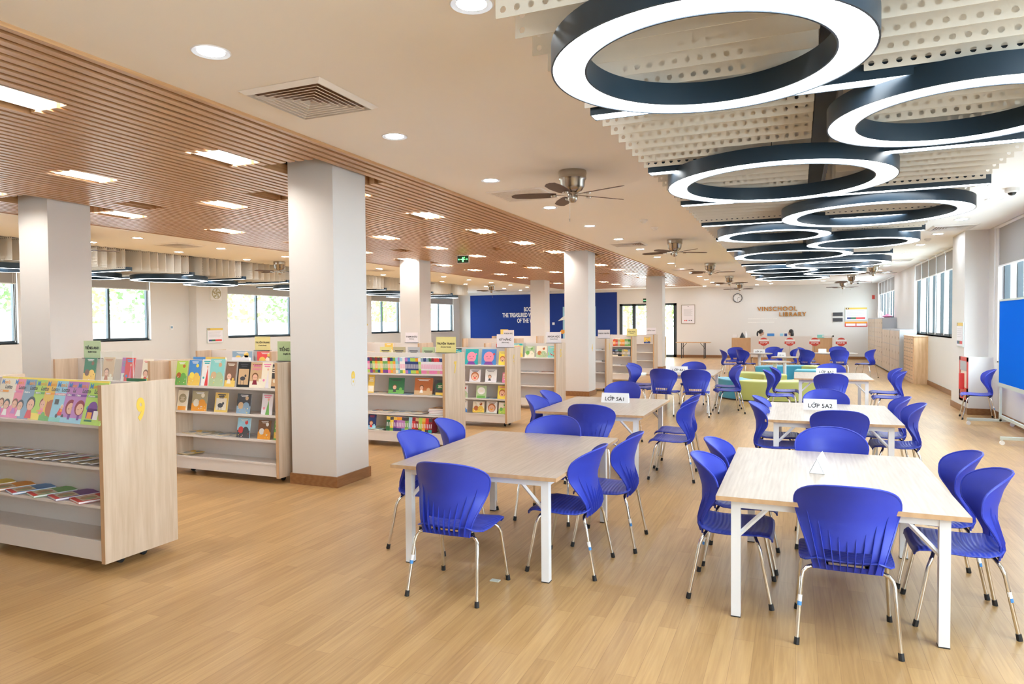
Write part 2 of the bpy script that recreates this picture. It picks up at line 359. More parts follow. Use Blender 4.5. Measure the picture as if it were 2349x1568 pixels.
# glazed back doors
b = MB(); x0, x1, z1, Y = -7.93, -5.2, 2.54, YB+.06
b.box(x0, x1, Y-.04, Y+.04, z1-.1, z1); b.box(x0, x1, Y-.04, Y+.04, 0, .12)
for xx in (x0+.07, -7.22, -6.55, -5.88, x1-.07): b.box(xx-.08, xx+.08, Y-.04, Y+.04, 0, z1)
dd = b.build('door_1', M['frame'], angle=0); struct(dd)
MB().rect(x0+.1, x1-.1, .1, z1-.1, Y, 0).build('pane', M['glass'], dd, angle=0)
MB().cyl((-6.45, Y-.1, 1.0), (-6.45, Y-.1, 1.35), .015).build('door_handle', M['nickel'], dd)

# blinds
def blind(y0, y1, zb, label, g, X=XR+.02):
    r = thing('roller_blind', label, 'blind', (X, (y0+y1)/2, 0), 0, g); h = (y1-y0)/2
    MB().box(-.004, .004, -h, h, zb, ZC-.04).build('blind_fabric', M['blind'], r, angle=0)
    MB().box(-.012, .012, -h, h, zb-.025, zb).build('bottom_rail', M['white'], r, angle=0)
    MB().cyl((0, -h, ZC-.03), (0, h, ZC-.03), .028).build('roller_tube', M['white'], r)
    s_ = 1 if X < 0 else -1
    MB().tube([(s_*.03, h-.05, ZC-.06), (s_*.03, h-.05, 1.35), (s_*.04, h-.07, 1.3), (s_*.05, h-.09, 1.35), (s_*.03, h-.09, ZC-.06)], .004, 5).build('pull_cord', M['white'], r)
blind(10.9, 14.0, 2.56, 'wide grey roller blind over window behind blue pinboard', None)
blind(7.6, 10.8, 2.56, 'grey roller blind over right window, nearest the viewer', None)
for k in range(5): blind(17.25+k*1.07, 18.25+k*1.07, 2.78, 'grey roller blind over window behind cubby lockers', 'roller blinds of the middle right window')
for k in range(5): blind(27.05+k*.99, 27.98+k*.99, 2.72, 'grey roller blind over far right window above tall lockers', 'roller blinds of the far right window')
for i, a in enumerate(LW): blind(a[0]+.02, a[1]-.02, 2.66, 'pale roller blind half down over left wall window, '+(['out of view', 'leftmost in view'][i] if i < 2 else ['', 'leftmost in view', 'left of wall extractor fan', 'right of wall extractor fan', 'between pilaster and far corner', 'next to the navy wall'][i]), None, XL-.02)

# ================================================================ outdoors
struct(MB().box(-40, XL-.25, -10, 45, -.3, -.05).box(XR+.3, 20, -10, 45, -.3, -.05).box(-40, 20, YB+.25, 50, -.3, -.06).build('outdoor_ground', M['grass'], angle=0))
tag(MB().box(-22.1, -22, -5, 40, -.05, 1.75).build('garden_wall', M['fence'], angle=0), 'white garden wall seen through left windows', 'wall')
tag(MB().box(-30, 6, 38, 38.1, -.06, 1.2).build('garden_wall', M['fence'], angle=0), 'white garden wall seen through the glazed back doors', 'wall')
random.seed(3)
def tree(x, y, h, r, label, m):
    t = thing('garden_tree', label, 'tree', (x, y, -.05), 0, 'trees outside the windows')
    MB().tube([(0, 0, 0), (.05, 0, h*.4), (.0, .1, h*.8)], [.14, .1, .04]).build('trunk', M['bark'], t)
    b = MB()
    for k in range(420):
        a, e, q = random.random()*2*PI, math.acos(random.uniform(-.9, 1)), random.random()**.4
        c = Vector((r*q*math.sin(e)*math.cos(a), r*q*math.sin(e)*math.sin(a), h*.75+r*.85*q*math.cos(e)))
        d = Vector((random.uniform(-1, 1), random.uniform(-1, 1), random.uniform(-1, 1))).normalized()*random.uniform(.09, .2)
        e2 = d.orthogonal().normalized()*d.length*.6
        b.add([tuple(c-d), tuple(c+e2), tuple(c+d), tuple(c-e2)], [(0, 1, 2, 3)], 0)
    b.build('foliage', m, t, angle=0)
for i, (x, y, h, r) in enumerate([(-24.5, 9, 3.4, 1.6), (-25, 13.5, 3.8, 1.5), (-25, 17, 3.2, 1.8), (-24.5, 21, 3.6, 2.0), (-25.5, 25, 3.4, 1.9), (-26, 31, 3.4, 2), (-24.2, 37, 3.6, 1.8), (-26, 42, 3.6, 2.2)]):
    tree(x, y, h, r, 'leafy garden tree seen through the left windows', M['green'] if i % 2 else M['leaf2'])
for x, y in ((-6.3, 40), (-9.5, 41)): tree(x, y, 3.4, 1.7, 'leafy garden tree seen through the glazed back doors', M['leaf2'])
def louvre(y0, y1, label):
    r = thing('sun_louvre', label, 'louvre', (XR+2.2, 0, 0))
    b = MB()
    for k in range(30): z = .2+k*.115; b.add([(-.03, y0, z), (-.03, y1, z), (.03, y1, z+.05), (.03, y0, z+.05)], [(0, 1, 2, 3)]); b.add([(-.03, y0, z-.012), (-.03, y1, z-.012), (.03, y1, z+.038), (.03, y0, z+.038)], [(3, 2, 1, 0)])
    b.build('louvre_blades', M['white'], r, angle=0)
    b = MB()
    for y in (y0, (y0+y1)/2, y1): b.box(-.05, .05, y-.04, y+.04, -.3, 3.9)
    b.build('louvre_posts', M['white'], r, angle=0)
louvre(16.5, 21.8, 'white sun louvre outside middle right window'); louvre(8.0, 12.5, 'white sun louvre outside near right window'); 
for y in (15, 19, 23): tree(XR+4, y, 3.0, 1.8, 'leafy garden tree behind the sun louvre on the right', M['leaf2'])
# ================================================================ ceiling fittings
def baffle_mesh(L, H, nx, nz, hr=.0135, t=.0015):
    b = MB(); cw, ch = L/nx, H/nz; n = 8
    for yy, flip in ((-t, False), (t, True)):
        for i in range(nx):
            for j in range(nz):
                cx, cz = (i+.5)*cw, (j+.5)*ch; vs = []
                for k in range(n): a = 2*PI*k/n+PI/8; vs.append((cx+hr*math.cos(a), yy, cz+hr*math.sin(a)))
                for k in range(n):
                    a = 2*PI*k/n+PI/8; dx, dz = math.cos(a), math.sin(a); q = min(cw/2/abs(dx), ch/2/abs(dz)); vs.append((cx+dx*q, yy, cz+dz*q))
                co = [(cx+cw/2, yy, cz+ch/2), (cx-cw/2, yy, cz+ch/2), (cx-cw/2, yy, cz-ch/2), (cx+cw/2, yy, cz-ch/2)]; vs += co
                fs = []
                for k in range(n):
                    k2 = (k+1) % n
                    if k % 2 == 0: fs.append((k, n+k, 2*n+k//2, n+k2, k2))
                    else: fs.append((k, n+k, n+k2, k2))
                if flip: fs = [f[::-1] for f in fs]
                b.add(vs, fs)
    b.box(-.0, L, -t, t, -.002, 0); b.box(-.002, 0, -t, t, 0, H); b.box(L, L+.002, -t, t, 0, H)
    return b.mesh('ceiling_baffle', [M['baffle']], 0)
bm1 = baffle_mesh(1.16, .42, 20, 7)
bars, fins = [], []
ORD = 'first second third fourth fifth sixth seventh eighth ninth tenth eleventh twelfth thirteenth fourteenth fifteenth sixteenth seventeenth eighteenth nineteenth twentieth'.split()
def baffle_field(x0, xs, y_off, k0, k1, group):
    for k in range(k0, k1):
        yb = 3.72+1.58*k+y_off
        if k >= 0: bars.append((x0, yb, group))
        for j in range(7):
            for xx in xs:
                fins.append((xx, yb+.31+.2*j, group, ('left' if xx == xs[0] else 'right')+' column', ORD[k+1] if group == 'right' else ORD[k-1], ORD[j]))
baffle_field(-1.05, (-1.08, .29), 0, -1, 10, 'right')
baffle_field(-15.2, (-15.24, -13.86), -.1, 1, 14, 'left')
near = 0
for xx, yy, g, side, bay, nth in fins:
    o = ob('ceiling_baffle', bm1, None, (xx, yy, 2.83))
    tag(o, 'perforated beige baffle, '+nth+' of the '+bay+' bay, '+side+' '+('over the tables' if g == 'right' else 'by left windows'), 'ceiling baffle', 'perforated ceiling baffles, '+g+' field')
pb = thing('linear_light', '', 'linear light'); used = [False]
b = MB(); L2 = 2.54; b.box(0, L2, -.055, -.05, .0, .07).box(0, L2, .05, .055, 0, .07).box(0, L2, -.055, .055, .07, .075).box(-.004, 0, -.055, .055, 0, .075).box(L2, L2+.004, -.055, .055, 0, .075)
b.build('housing', M['navy'], pb, angle=0)
MB().box(.004, L2-.004, -.05, .05, .003, .01).build('diffuser', M['bar'], pb, angle=0)
for x0, yy, g in bars: place(pb, used, (x0, yy, 2.79), 0, 'slim straight white light bar between baffles '+('over the tables' if g == 'right' else 'by left windows'), 'straight light bars, '+g+' field')

RINGS = [(-.355, 2.97, .645), (.785, 4.23, .635), (-.145, 5.72, .83), (.71, 7.81, .865), (-.28, 9.21, .67), (.82, 10.58, .70), (-.075, 12.07, .90), (.70, 14.27, .90), (-.31, 15.53, .71), (.77, 16.87, .64), (-.12, 18.44, .86)]
RL = ['nearest, large at the top of the view', 'second, cut off by the right edge of the view', 'third, wide, below the nearest one', 'fourth, wide, on the right', 'fifth, small, on the left', 'sixth, small, on the right', 'seventh, wide, on the left',
      'eighth, wide, on the right', 'ninth, small, on the left', 'tenth, small, on the right', 'eleventh, farthest']
def ring(x, y, R_, label, group):
    r = R_-.15*(1 if R_ < .75 else 1.05); h = .105
    t = thing('ring_light', label, 'ring light', (x, y, 2.715), 0, group)
    MB().lathe([(R_-.008, .0), (R_, 0), (R_, h), (r, h), (r, 0), (r+.008, 0), (r+.008, .012), (r+.01, h-.01), (R_-.01, h-.01), (R_-.008, .012)], n=80, closed=True).build('housing', M['navy'], t, angle=40)
    MB().lathe([(r+.008, .004), (R_-.008, .004), (R_-.008, .008), (r+.008, .008)], n=80, closed=True).build('diffuser', M['ring'], t, angle=40)
    b = MB()
    for k in range(3): a = 2*PI*k/3+.5; q = (R_+r)/2; b.cyl((q*math.cos(a), q*math.sin(a), h), (q*math.cos(a), q*math.sin(a), ZC-2.715+.7), .0025, n=5)
    b.build('suspension_cable', M['black'], t)
for (x, y, R_), l in zip(RINGS, RL): ring(x, y, R_, 'dark ring lamp, right row, '+l, 'ring lamps of the right row')
LR = [(-13.75, 8.1, .645), (-14.4, 10.3, .64), (-13.7, 11.8, .83), (-14.3, 13.6, .67), (-13.75, 16.6, .87), (-14.2, 18.9, .67), (-13.7, 21.0, .83), (-14.3, 23.2, .7), (-13.6, 25.0, .7)]
for i, (x, y, R_) in enumerate(LR): ring(x, y, R_, 'dark ring lamp seen edge-on near the left windows', 'ring lamps near the left windows')

# ceiling fans
pf = thing('ceiling_fan', '', 'ceiling fan'); used = [False]
MB().lathe([(.0, 0), (.145, 0), (.148, -.02), (.143, -.05), (.145, -.08), (.132, -.10), (.125, -.16), (.10, -.20), (.06, -.225), (0, -.225)], n=36).build('motor_housing', M['nickel'], pf)
MB().lathe([(.0, -.225), (.052, -.225), (.054, -.27), (.05, -.30), (.03, -.325), (0, -.33)], n=24).build('switch_cap', M['nickel'], pf)
for k in range(5):
    a = 2*PI*k/5+.35; R_ = Matrix.Rotation(a, 4, 'Z')
    b = MB(); b.T = R_ @ Matrix.Translation((0, 0, -.245)) @ Matrix.Rotation(.2, 4, 'X')
    pts = [(.17, -.045), (.25, -.06), (.45, -.068), (.60, -.055), (.645, -.02), (.645, .02), (.60, .055), (.45, .068), (.25, .06), (.17, .045)]
    b.prism(pts, -.003, .003); bl = b.build('blade', M['blade'], pf)
    b = MB(); b.T = R_; b.box(.04, .2, -.012, .012, -.25, -.243); b.lathe([(0, -.262), (.03, -.262), (.034, -.25), (0, -.25)], (.2, 0, 0), 14); b.build('blade_iron', M['nickel'], bl)
MB().cyl((-.04, -.03, -.3), (-.04, -.03, -.5), .0018, n=5).cyl((-.04, -.03, -.5), (-.04, -.03, -.53), .006, .004, n=8).build('pull_chain', M['nickel'], pf)
FANS = [(-2.18, 6.9, 'nearest of the row beside the wood slats'), (-2.18, 13.4, 'second of the row beside the wood slats'), (-2.18, 19.2, 'third of the row beside the wood slats'), (-2.18, 24.9, 'fourth of the row beside the wood slats'), (-2.18, 29.6, 'above the wall clock'),
        (2.0, 21.8, 'right of the last ring lamps, nearest'), (1.75, 26.4, 'right of the last ring lamps, middle'), (1.7, 30.3, 'far right, above the notice board'),
        (-12.0, 13.6, 'left area, right of the big column'), (-11.6, 25.6, 'left area, before the navy wall'), (-11.6, 8.1, 'at the left edge of the view'), (-11.6, 19.6, 'left area, between two columns')]
for i, (x, y, l) in enumerate(FANS): place(pf, used, (x, y, ZC), .9*i+.52, 'brown-bladed nickel ceiling fan, '+l, 'ceiling fans')

# round downlights
pd = thing('downlight', '', 'ceiling light'); used = [False]
MB().lathe([(.075, -.0), (.105, -.006), (.112, 0), (.105, 0)], n=32, closed=False).lathe([(.105, -.006), (.075, -.0), (.07, .04)], n=32).build('trim_ring', M['white'], pd)
MB().disc((0, 0, -.001), .075, 28).build('lens', M['down'], pd)
DL = [(-3.15, 3.03+1.965*k, 'beside wood slats') for k in range(15)]+[(2.4, 10.8+1.95*k, 'along right windows') for k in range(11)]+[(-1.5, 3.1, 'at upper edge')]
DL += [(-11.0, 4.95+1.93*k, 'left area near slats') for k in range(14)]+[(-12.3, 6.9+1.97*k, 'left area near baffles') for k in range(13)]+[(-1.0, 21.2+1.9*k, 'beyond last ring lamp') for k in range(6)]+[(.95, 22.2+1.9*k, 'far right of clock') for k in range(5)]+[(-6+2.2*k, 31.4, 'before back wall') for k in range(3)]
for x, y, l in DL: place(pd, used, (x, y, ZC), 0, 'round white downlight, row '+l, 'downlights, row '+l)

# square air vents
pv = thing('air_vent', '', 'air vent'); used = [False]
b = MB()
for k in range(7):
    a, c = .30-.042*k, .30-.042*k-.034; z0, z1 = -.026, -.010
    for q in range(4):
        R_ = Matrix.Rotation(q*PI/2, 4, 'Z'); b.T = R_; b.add([(-a, -a, z0), (a, -a, z0), (c, -c, z1), (-c, -c, z1)], [(0, 1, 2, 3), (3, 2, 1, 0)]); b.add([(-a-.008, -a-.008, z0), (a+.008, -a-.008, z0), (a, -a, z0), (-a, -a, z0)], [(0, 1, 2, 3), (3, 2, 1, 0)])
b.T = None; b.build('louvres', M['offw'], pv, angle=0)
b = MB()
for q in range(4): b.T = Matrix.Rotation(q*PI/2, 4, 'Z'); b.add([(-.34, -.34, -.002), (.34, -.34, -.002), (.30, -.30, -.026), (-.30, -.30, -.026)], [(0, 1, 2, 3)])
b.T = None; b.build('frame', M['offw'], pv, angle=0)
MB().box(-.3, .3, -.3, .3, -.001, -.0005).build('throat', INKM['brown'], pv, angle=0)
for i, (x, y, l) in enumerate([(-3.17, 3.94, 'large at upper left'), (-3.15, 13.7, 'before the second fan'), (-3.15, 21, 'beside the far end of the wood slats'), (2.45, 13.7, 'right of the ring lamps, before the right windows'),
        (2.45, 20.5, 'right of far ring lamps'), (-11.2, 9.9, 'left area near the slats'), (-11.3, 17, 'left area between the columns')]): place(pv, used, (x, y, ZC), 0, 'square white ceiling air vent, '+l, 'ceiling air vents')
r = thing('return_grille', 'square flat beige return air grille behind the nearest fan', 'air grille', (-3.13, 7.9, ZC))
b = MB()
for k in range(13): b.box(-.31, .31, -.31+.05*k, -.31+.05*k+.02, -.012, -.006)
b.build('slats', M['offw'], r, angle=0); MB().box(-.35, .35, -.35, -.31, -.014, -.001).box(-.35, .35, .31, .35, -.014, -.001).box(-.35, -.31, -.31, .31, -.014, -.001).box(.31, .35, -.31, .31, -.014, -.001).build('frame', M['offw'], r, angle=0)
MB().box(-.31, .31, -.31, .31, -.003, -.001).build('filter', INKM['tan'], r, angle=0)
for i, (x, y, l) in enumerate([(2.36, 15.5, 'right of the ring lamps'), (-2.2, 11.5, 'between the first two fans'), (-2.2, 10.6, 'just beyond the nearest fan'), (1.6, 24.2, 'far right')]):
    tag(MB().lathe([(.06, 0), (.06, -.02), (.04, -.035), (.03, -.05), (0, -.05)], n=20).build('smoke_detector', M['white'], None, (x, y, ZC)), 'small white smoke detector on the ceiling, '+l, 'smoke detector', 'smoke detectors')
r = thing('security_camera', 'white dome security camera on ceiling at upper right', 'camera', (2.40, 10.0, ZC))
MB().lathe([(.075, 0), (.075, -.04), (.06, -.055), (0, -.055)], n=24).build('mount', M['white'], r); MB().ball((0, 0, -.05), (.045, .045, .04)).build('dome', M['black'], r)
r = thing('security_camera', 'tiny dark dome camera on far ceiling above notice board', 'camera', (2.3, 31.2, ZC))
MB().lathe([(.07, 0), (.07, -.04), (0, -.05)], n=20).build('mount', M['white'], r); MB().ball((0, 0, -.05), (.045, .045, .04)).build('dome', M['black'], r)
def exit_sign(x, y, z, w, label, full=True):
    r = thing('exit_sign', label, 'exit sign', (x, y, z))
    MB().box(-w/2, w/2, 0, .03, 0, w*.6).build('case', M['white'], r, angle=0)
    MB().box(-w/2+.012, w/2-.012, -.003, 0, .012, w*.6-.012).build('panel', M['exitd'], r, angle=0)
    b = MB(); u = w/10
    b.rect(-.6*u, .6*u, 1*u, 4.6*u, -.004, 0); b.disc((1.3*u, -.004, 4.4*u), .45*u, 12, 0, 'y')
    b.rect(-1.6*u, 1.6*u, 2.6*u, 3.4*u, -.0041, 0); b.rect(-3.8*u, -1.9*u, 2.8*u, 3.2*u, -.004, 0); b.add([(-4.2*u, -.004, 3*u), (-3.2*u, -.004, 2.2*u), (-3.2*u, -.004, 3.8*u)], [(0, 1, 2)])
    b.rect(1.9*u, 3.6*u, 2.8*u, 3.2*u, -.004, 0); b.add([(4.2*u, -.004, 3*u), (3.2*u, -.004, 3.8*u), (3.2*u, -.004, 2.2*u)], [(0, 1, 2)])
    b.build('pictogram', M['exitg'], r, angle=0)
    MB().cyl((-w/3, .015, w*.6), (-w/3, .015, w*.6+.05), .004, n=6).cyl((w/3, .015, w*.6), (w/3, .015, w*.6+.05), .004, n=6).build('hanger', M['white'], r)
exit_sign(-7.0, 13.9, 3.02, .30, 'green running man exit sign hanging under the wood slats')
exit_sign(-6.6, YB-.05, 2.58, .36, 'green exit sign above glazed back doors')
# ================================================================ chairs
def lerp_tab(t, tab):
    for (a, va), (b_, vb) in zip(tab, tab[1:]):
        if t <= b_: q = (t-a)/(b_-a); return va+(vb-va)*q
    return tab[-1][1]
def grid_shell(P, th, skip=lambda i, j: False, mi=0):
    # P[i][j] points; makes a closed thin sheet of thickness th
    b = MB(); n, m = len(P), len(P[0]); N_ = []
    for i in range(n):
        for j in range(m):
            du = P[i][min(j+1, m-1)]-P[i][max(j-1, 0)]; dv = P[min(i+1, n-1)][j]-P[max(i-1, 0)][j]
            c = du.cross(dv); N_.append(c.normalized() if c.length > 1e-9 else Vector((0, -1, 0)))
    vs = [tuple(P[i][j]+N_[i*m+j]*th/2) for i in range(n) for j in range(m)]+[tuple(P[i][j]-N_[i*m+j]*th/2) for i in range(n) for j in range(m)]
    fs = []; o = n*m; live = lambda i, j: 0 <= i < n-1 and 0 <= j < m-1 and not skip(i, j)
    for i in range(n-1):
        for j in range(m-1):
            if not live(i, j): continue
            a, b_, c, d = i*m+j, i*m+j+1, (i+1)*m+j+1, (i+1)*m+j
            fs += [(a, b_, c, d), (o+d, o+c, o+b_, o+a)]
            for (p, q, ii, jj) in ((a, b_, i-1, j), (b_, c, i, j+1), (c, d, i+1, j), (d, a, i, j-1)):
                if not live(ii, jj): fs.append((q, p, o+p, o+q))
    b.add(vs, fs, mi); return b
def make_chair():
    t = thing('plastic_chair', '', 'chair')
    # backrest
    yc = [(.38, -.165), (.46, -.185), (.55, -.178), (.64, -.178), (.74, -.205), (.83, -.25)]
    def hw(z):
        if z < .70: q = (z-.38)/.32; return .155+(.25-.155)*(q*q*(3-2*q))*.55+(.25-.155)*.45*q
        q = (z-.70)/.13; return .25*max(0, 1-q**2.4)**(1/2.4)
    zs = [.38+.32*i/12 for i in range(13)]+[.70+.13*math.sin(PI/2*i/9) for i in range(1, 10)]
    rows = []; m = 17
    for z in zs:
        w = max(hw(z), .004); wr = .13*min(1, max(0, (z-.36)/.25))
        rows.append([Vector((w*u, lerp_tab(z, yc)+wr*(abs(w*u)/.25)**2.0, z)) for u in [-1+2*j/(m-1) for j in range(m)]])
    slot = lambda i, j: 1 <= i <= 3 and 3 <= j <= m-5
    b = grid_shell(rows, .006, slot)
    rim = [rows[i][0] for i in range(len(rows))]+[rows[i][-1] for i in range(len(rows)-2, -1, -1)]
    b.tube(rim, .0062, 6)
    for k in range(9):
        u = -1+2*k/8; zt = .545+.125*abs(u)**1.6; pts = []
        for i in range(7):
            z = .385+(zt-.385)*i/6; x = u*(.125+.045*(z-.385)/.2); w = hw(z); wr = .13*min(1, max(0, (z-.36)/.25))
            y = lerp_tab(z, yc)+wr*(abs(x)/.25)**2-.002; dep = .029*(1-i/6)**.8*(1 if i else .5); pts.append((x, y, z, dep))
        vs = []
        for (x, y, z, dp) in pts: vs += [(x-.0024, y, z), (x+.0024, y, z), (x+.0016, y-dp, z), (x-.0016, y-dp, z)]
        fs = [(4*i+a, 4*i+(a+1) % 4, 4*i+4+(a+1) % 4, 4*i+4+a) for i in range(6) for a in range(4)]; b.add(vs, fs)
    b.build('backrest', M['blue'], t, angle=50)
    # seat
    pr = [(.235, .378), (.230, .396), (.215, .408), (.17, .414), (.08, .409), (-.02, .404), (-.10, .406), (-.155, .418), (-.178, .432)]
    wd = [.19, .205, .213, .22, .222, .222, .215, .195, .165]
    rows = []
    for (y, z), w in zip(pr, wd): rows.append([Vector((w*u, y, z+.012*u*u-.010*(abs(u) > .92))) for u in [-1+2*j/14 for j in range(15)]])
    b = grid_shell(rows, .008); rim = [r[0] for r in rows]+rows[-1][1:-1]+[r[-1] for r in rows[::-1]]+rows[0][1:-1][::-1]+[rows[0][0]]
    b.tube(rim, .0055, 6); b.build('seat', M['seat'], t, angle=50)
    # steel legs, each half of one bent tube
    for sy, nm in ((-1, 'rear'), (1, 'front')):
        for sx in (-1, 1):
            path = [(sx*.235, sy*.232, .012), (sx*.222, sy*.195, .20), (sx*.213, sy*.172, .325), (sx*.206, sy*.160, .355), (sx*.190, sy*.150, .374), (sx*.165, sy*.142, .383), (sx*.10, sy*.135, .386), (0, sy*.132, .386)]
            lg = MB().tube(path, .0105, 10).build('leg', M['chrome'], t, angle=60)
            MB().cyl((sx*.236, sy*.234, 0), (sx*.233, sy*.228, .034), .0145, .0135, 10).build('rubber_foot', M['rubber'], lg)
            if sx*sy > 0 and sy < 0:
                q = MB(); q.cyl((sx*.2217, sy*.195, .21), (sx*.219, sy*.188, .242), .0112, n=10, cap=False, mi=0).cyl((sx*.2232, sy*.199, .19), (sx*.2217, sy*.195, .21), .0112, n=10, cap=False, mi=1)
                q.build('sticker', [M['paper'], INKM['blue']], lg)
    MB().box(-.11, -.085, -.14, .14, .388, .400).box(.085, .11, -.14, .14, .388, .400).build('mounting_rail', M['black'], t, angle=0)
    return t
chair0 = make_chair(); cused = [False]
R = math.radians
CH = [
 (.24, 3.97, 0, 'at near side of the front right table, back to the viewer'), (-.36, 4.36, -90, 'at left side of the front right table, nearer of two'), (-.35, 4.95, -90, 'at left side of the front right table, farther of two'),
 (.24, 5.55, 180, 'at far side of the front right table, facing the viewer'), (.83, 4.43, 90, 'at right side of the front right table, nearer of two'), (.81, 4.98, 90, 'at right side of the front right table, farther of two'),
 (-1.945, 3.765, 0, 'at near side of the front left table, back to the viewer'), (-2.54, 4.475, -90, 'at left side of the front left table, nearer of two'), (-2.62, 5.2, -78, 'at left side of the front left table, farther of two'),
 (-1.94, 5.47, 180, 'at far side of the front left table, facing the viewer'), (-1.42, 4.42, 90, 'at right side of the front left table, nearer of two'), (-1.3, 5.02, 92, 'at right side of the front left table, farther of two'),
 (-1.95, 6.84, 0, 'at near side of table signed LỚP 5A1'), (-2.58, 7.2, -90, 'at left side of table signed LỚP 5A1, nearer of two'), (-2.62, 7.78, -88, 'at left side of table signed LỚP 5A1, farther of two'),
 (-2.2, 9.1, 180, 'at far side of table signed LỚP 5A1'), (-1.2, 7.35, 90, 'at right side of table signed LỚP 5A1, nearer of two'), (-1.25, 7.92, 90, 'at right side of table signed LỚP 5A1, farther of two'),
 (.37, 7.12, 0, 'at near side of table signed LỚP 5A2'), (-.2, 7.35, -90, 'at left side of table signed LỚP 5A2, nearer of two'), (-.2, 7.95, -90, 'at left side of table signed LỚP 5A2, farther of two'),
 (.32, 8.75, 180, 'at far side of table signed LỚP 5A2'), (.93, 7.75, 90, 'at right side of table signed LỚP 5A2, nearer of two'), (.88, 8.35, 90, 'at right side of table signed LỚP 5A2, farther of two'),
 (.5, 11.95, 0, 'at near side of table signed LỚP 4A2'), (.6, 14.15, 180, 'at far side of table signed LỚP 4A2'), (-.28, 12.3, -90, 'at left side of table signed LỚP 4A2, nearer of two'), (-.2, 13.1, -90, 'at left side of table signed LỚP 4A2, farther of two'),
 (1.38, 12.5, 90, 'at right side of table signed LỚP 4A2, nearer of two'), (1.42, 13.35, 90, 'at right side of table signed LỚP 4A2, farther of two'),
 (-2.18, 12.3, -8, 'at near side of table signed LỚP 4A1, left of two'), (-1.63, 12.28, 3, 'at near side of table signed LỚP 4A1, right of two'), (-1.94, 14.15, 180, 'at far side of table signed LỚP 4A1'),
 (-2.78, 12.95, -100, 'at left side of table signed LỚP 4A1, nearer of two'), (-2.9, 13.6, -100, 'at left side of table signed LỚP 4A1, farther of two'), (-1.14, 12.94, 108, 'at right side of table signed LỚP 4A1, nearer of two'), (-1.22, 13.69, 98, 'at right side of table signed LỚP 4A1, farther of two'),
 (-1.85, 20.9, -78, 'at left of the far left pedestal table, seen from its side'), (-1.83, 22.8, 165, 'behind the far left pedestal table, facing the viewer'), (-1.42, 21.3, -42, 'before the far left pedestal table, back turned, wide open to the right'),
 (-.62, 22.2, 75, 'between the far pedestal tables, seat to the left, nearer of two'), (-.72, 23.3, 165, 'between the far pedestal tables, in front of white desk, farther of two'), (-.2, 22.1, 100, 'behind the middle pedestal table, thin in view'),
 (.27, 23.2, -105, 'left of the far right round table, farther of two'), (.33, 21.6, -40, 'left of the far right round table, nearer of two'), (1.2, 23.9, 175, 'behind the far right round table'),
 (1.13, 21.75, 4, 'before the far right round table, back to the viewer'), (1.85, 22.0, 62, 'right of the far right round table, next to the lockers'),
 (2.79, 13.45, 84, 'standing alone against the right wall beside the red cabinet'), (-11.35, 7.3, 200, 'cut by the left edge of view, behind the lottery books')]
for x, y, a, l in CH: place(chair0, cused, (x, y, 0), R(a), 'blue chair '+l, 'blue plastic chairs')

# ================================================================ tables
def make_table(w=1.2, d=1.58, h=.69):
    t = thing('study_table', '', 'table')
    MB().box(-w/2, w/2, -d/2, d/2, h-.025, h-.0005, 0).build('tabletop', M['ashtop'], t, angle=0)
    b = MB(); e = .001
    b.box(-w/2-e, -w/2, -d/2-e, d/2+e, h-.025, h-.001).box(w/2, w/2+e, -d/2-e, d/2+e, h-.025, h-.001).box(-w/2, w/2, -d/2-e, -d/2, h-.025, h-.001).box(-w/2, w/2, d/2, d/2+e, h-.025, h-.001)
    b.build('edge_band', M['ashedge'], t, angle=0)
    x, y = w/2-.10, d/2-.09; b = MB(); z0, z1 = h-.075, h-.025
    b.box(-x, x, -y-.02, -y+.02, z0, z1).box(-x, x, y-.02, y+.02, z0, z1).box(-x-.02, -x+.02, -y, y, z0, z1).box(x-.02, x+.02, -y, y, z0, z1)
    b.build('frame', M['steel'], t, angle=0)
    for sx in (-1, 1):
        for sy in (-1, 1):
            lg = MB().box(sx*x-.025, sx*x+.025, sy*y-.025, sy*y+.025, .006, z1).build('leg', M['steel'], t, angle=0)
            MB().box(sx*x-.026, sx*x+.026, sy*y-.026, sy*y+.026, 0, .006).build('foot_pad', M['rubber'], lg, angle=0)
            b = MB(); b.tube([(sx*x, sy*y, z0-.17), (sx*(x-.17), sy*y, z0+.01)], .013, 4); b.build('brace', M['steel'], t, angle=0)
    return t
table0 = make_table(); tused = [False]
TB = [(.19, 4.68, 'large square study table at front right, a folded card on top'), (-1.97, 4.76, 'large square study table at front left with an empty top'), (-2.05, 7.75, 'square study table with card LỚP 5A1'),
      (.316, 7.9, 'square study table with card LỚP 5A2'), (-1.97, 13.4, 'square study table with card LỚP 4A1 beside column'), (.56, 13.2, 'square study table with card LỚP 4A2 near soft seats')]
for x, y, l in TB: place(table0, tused, (x, y, 0), 0, 'pale wood '+l, 'square study tables')
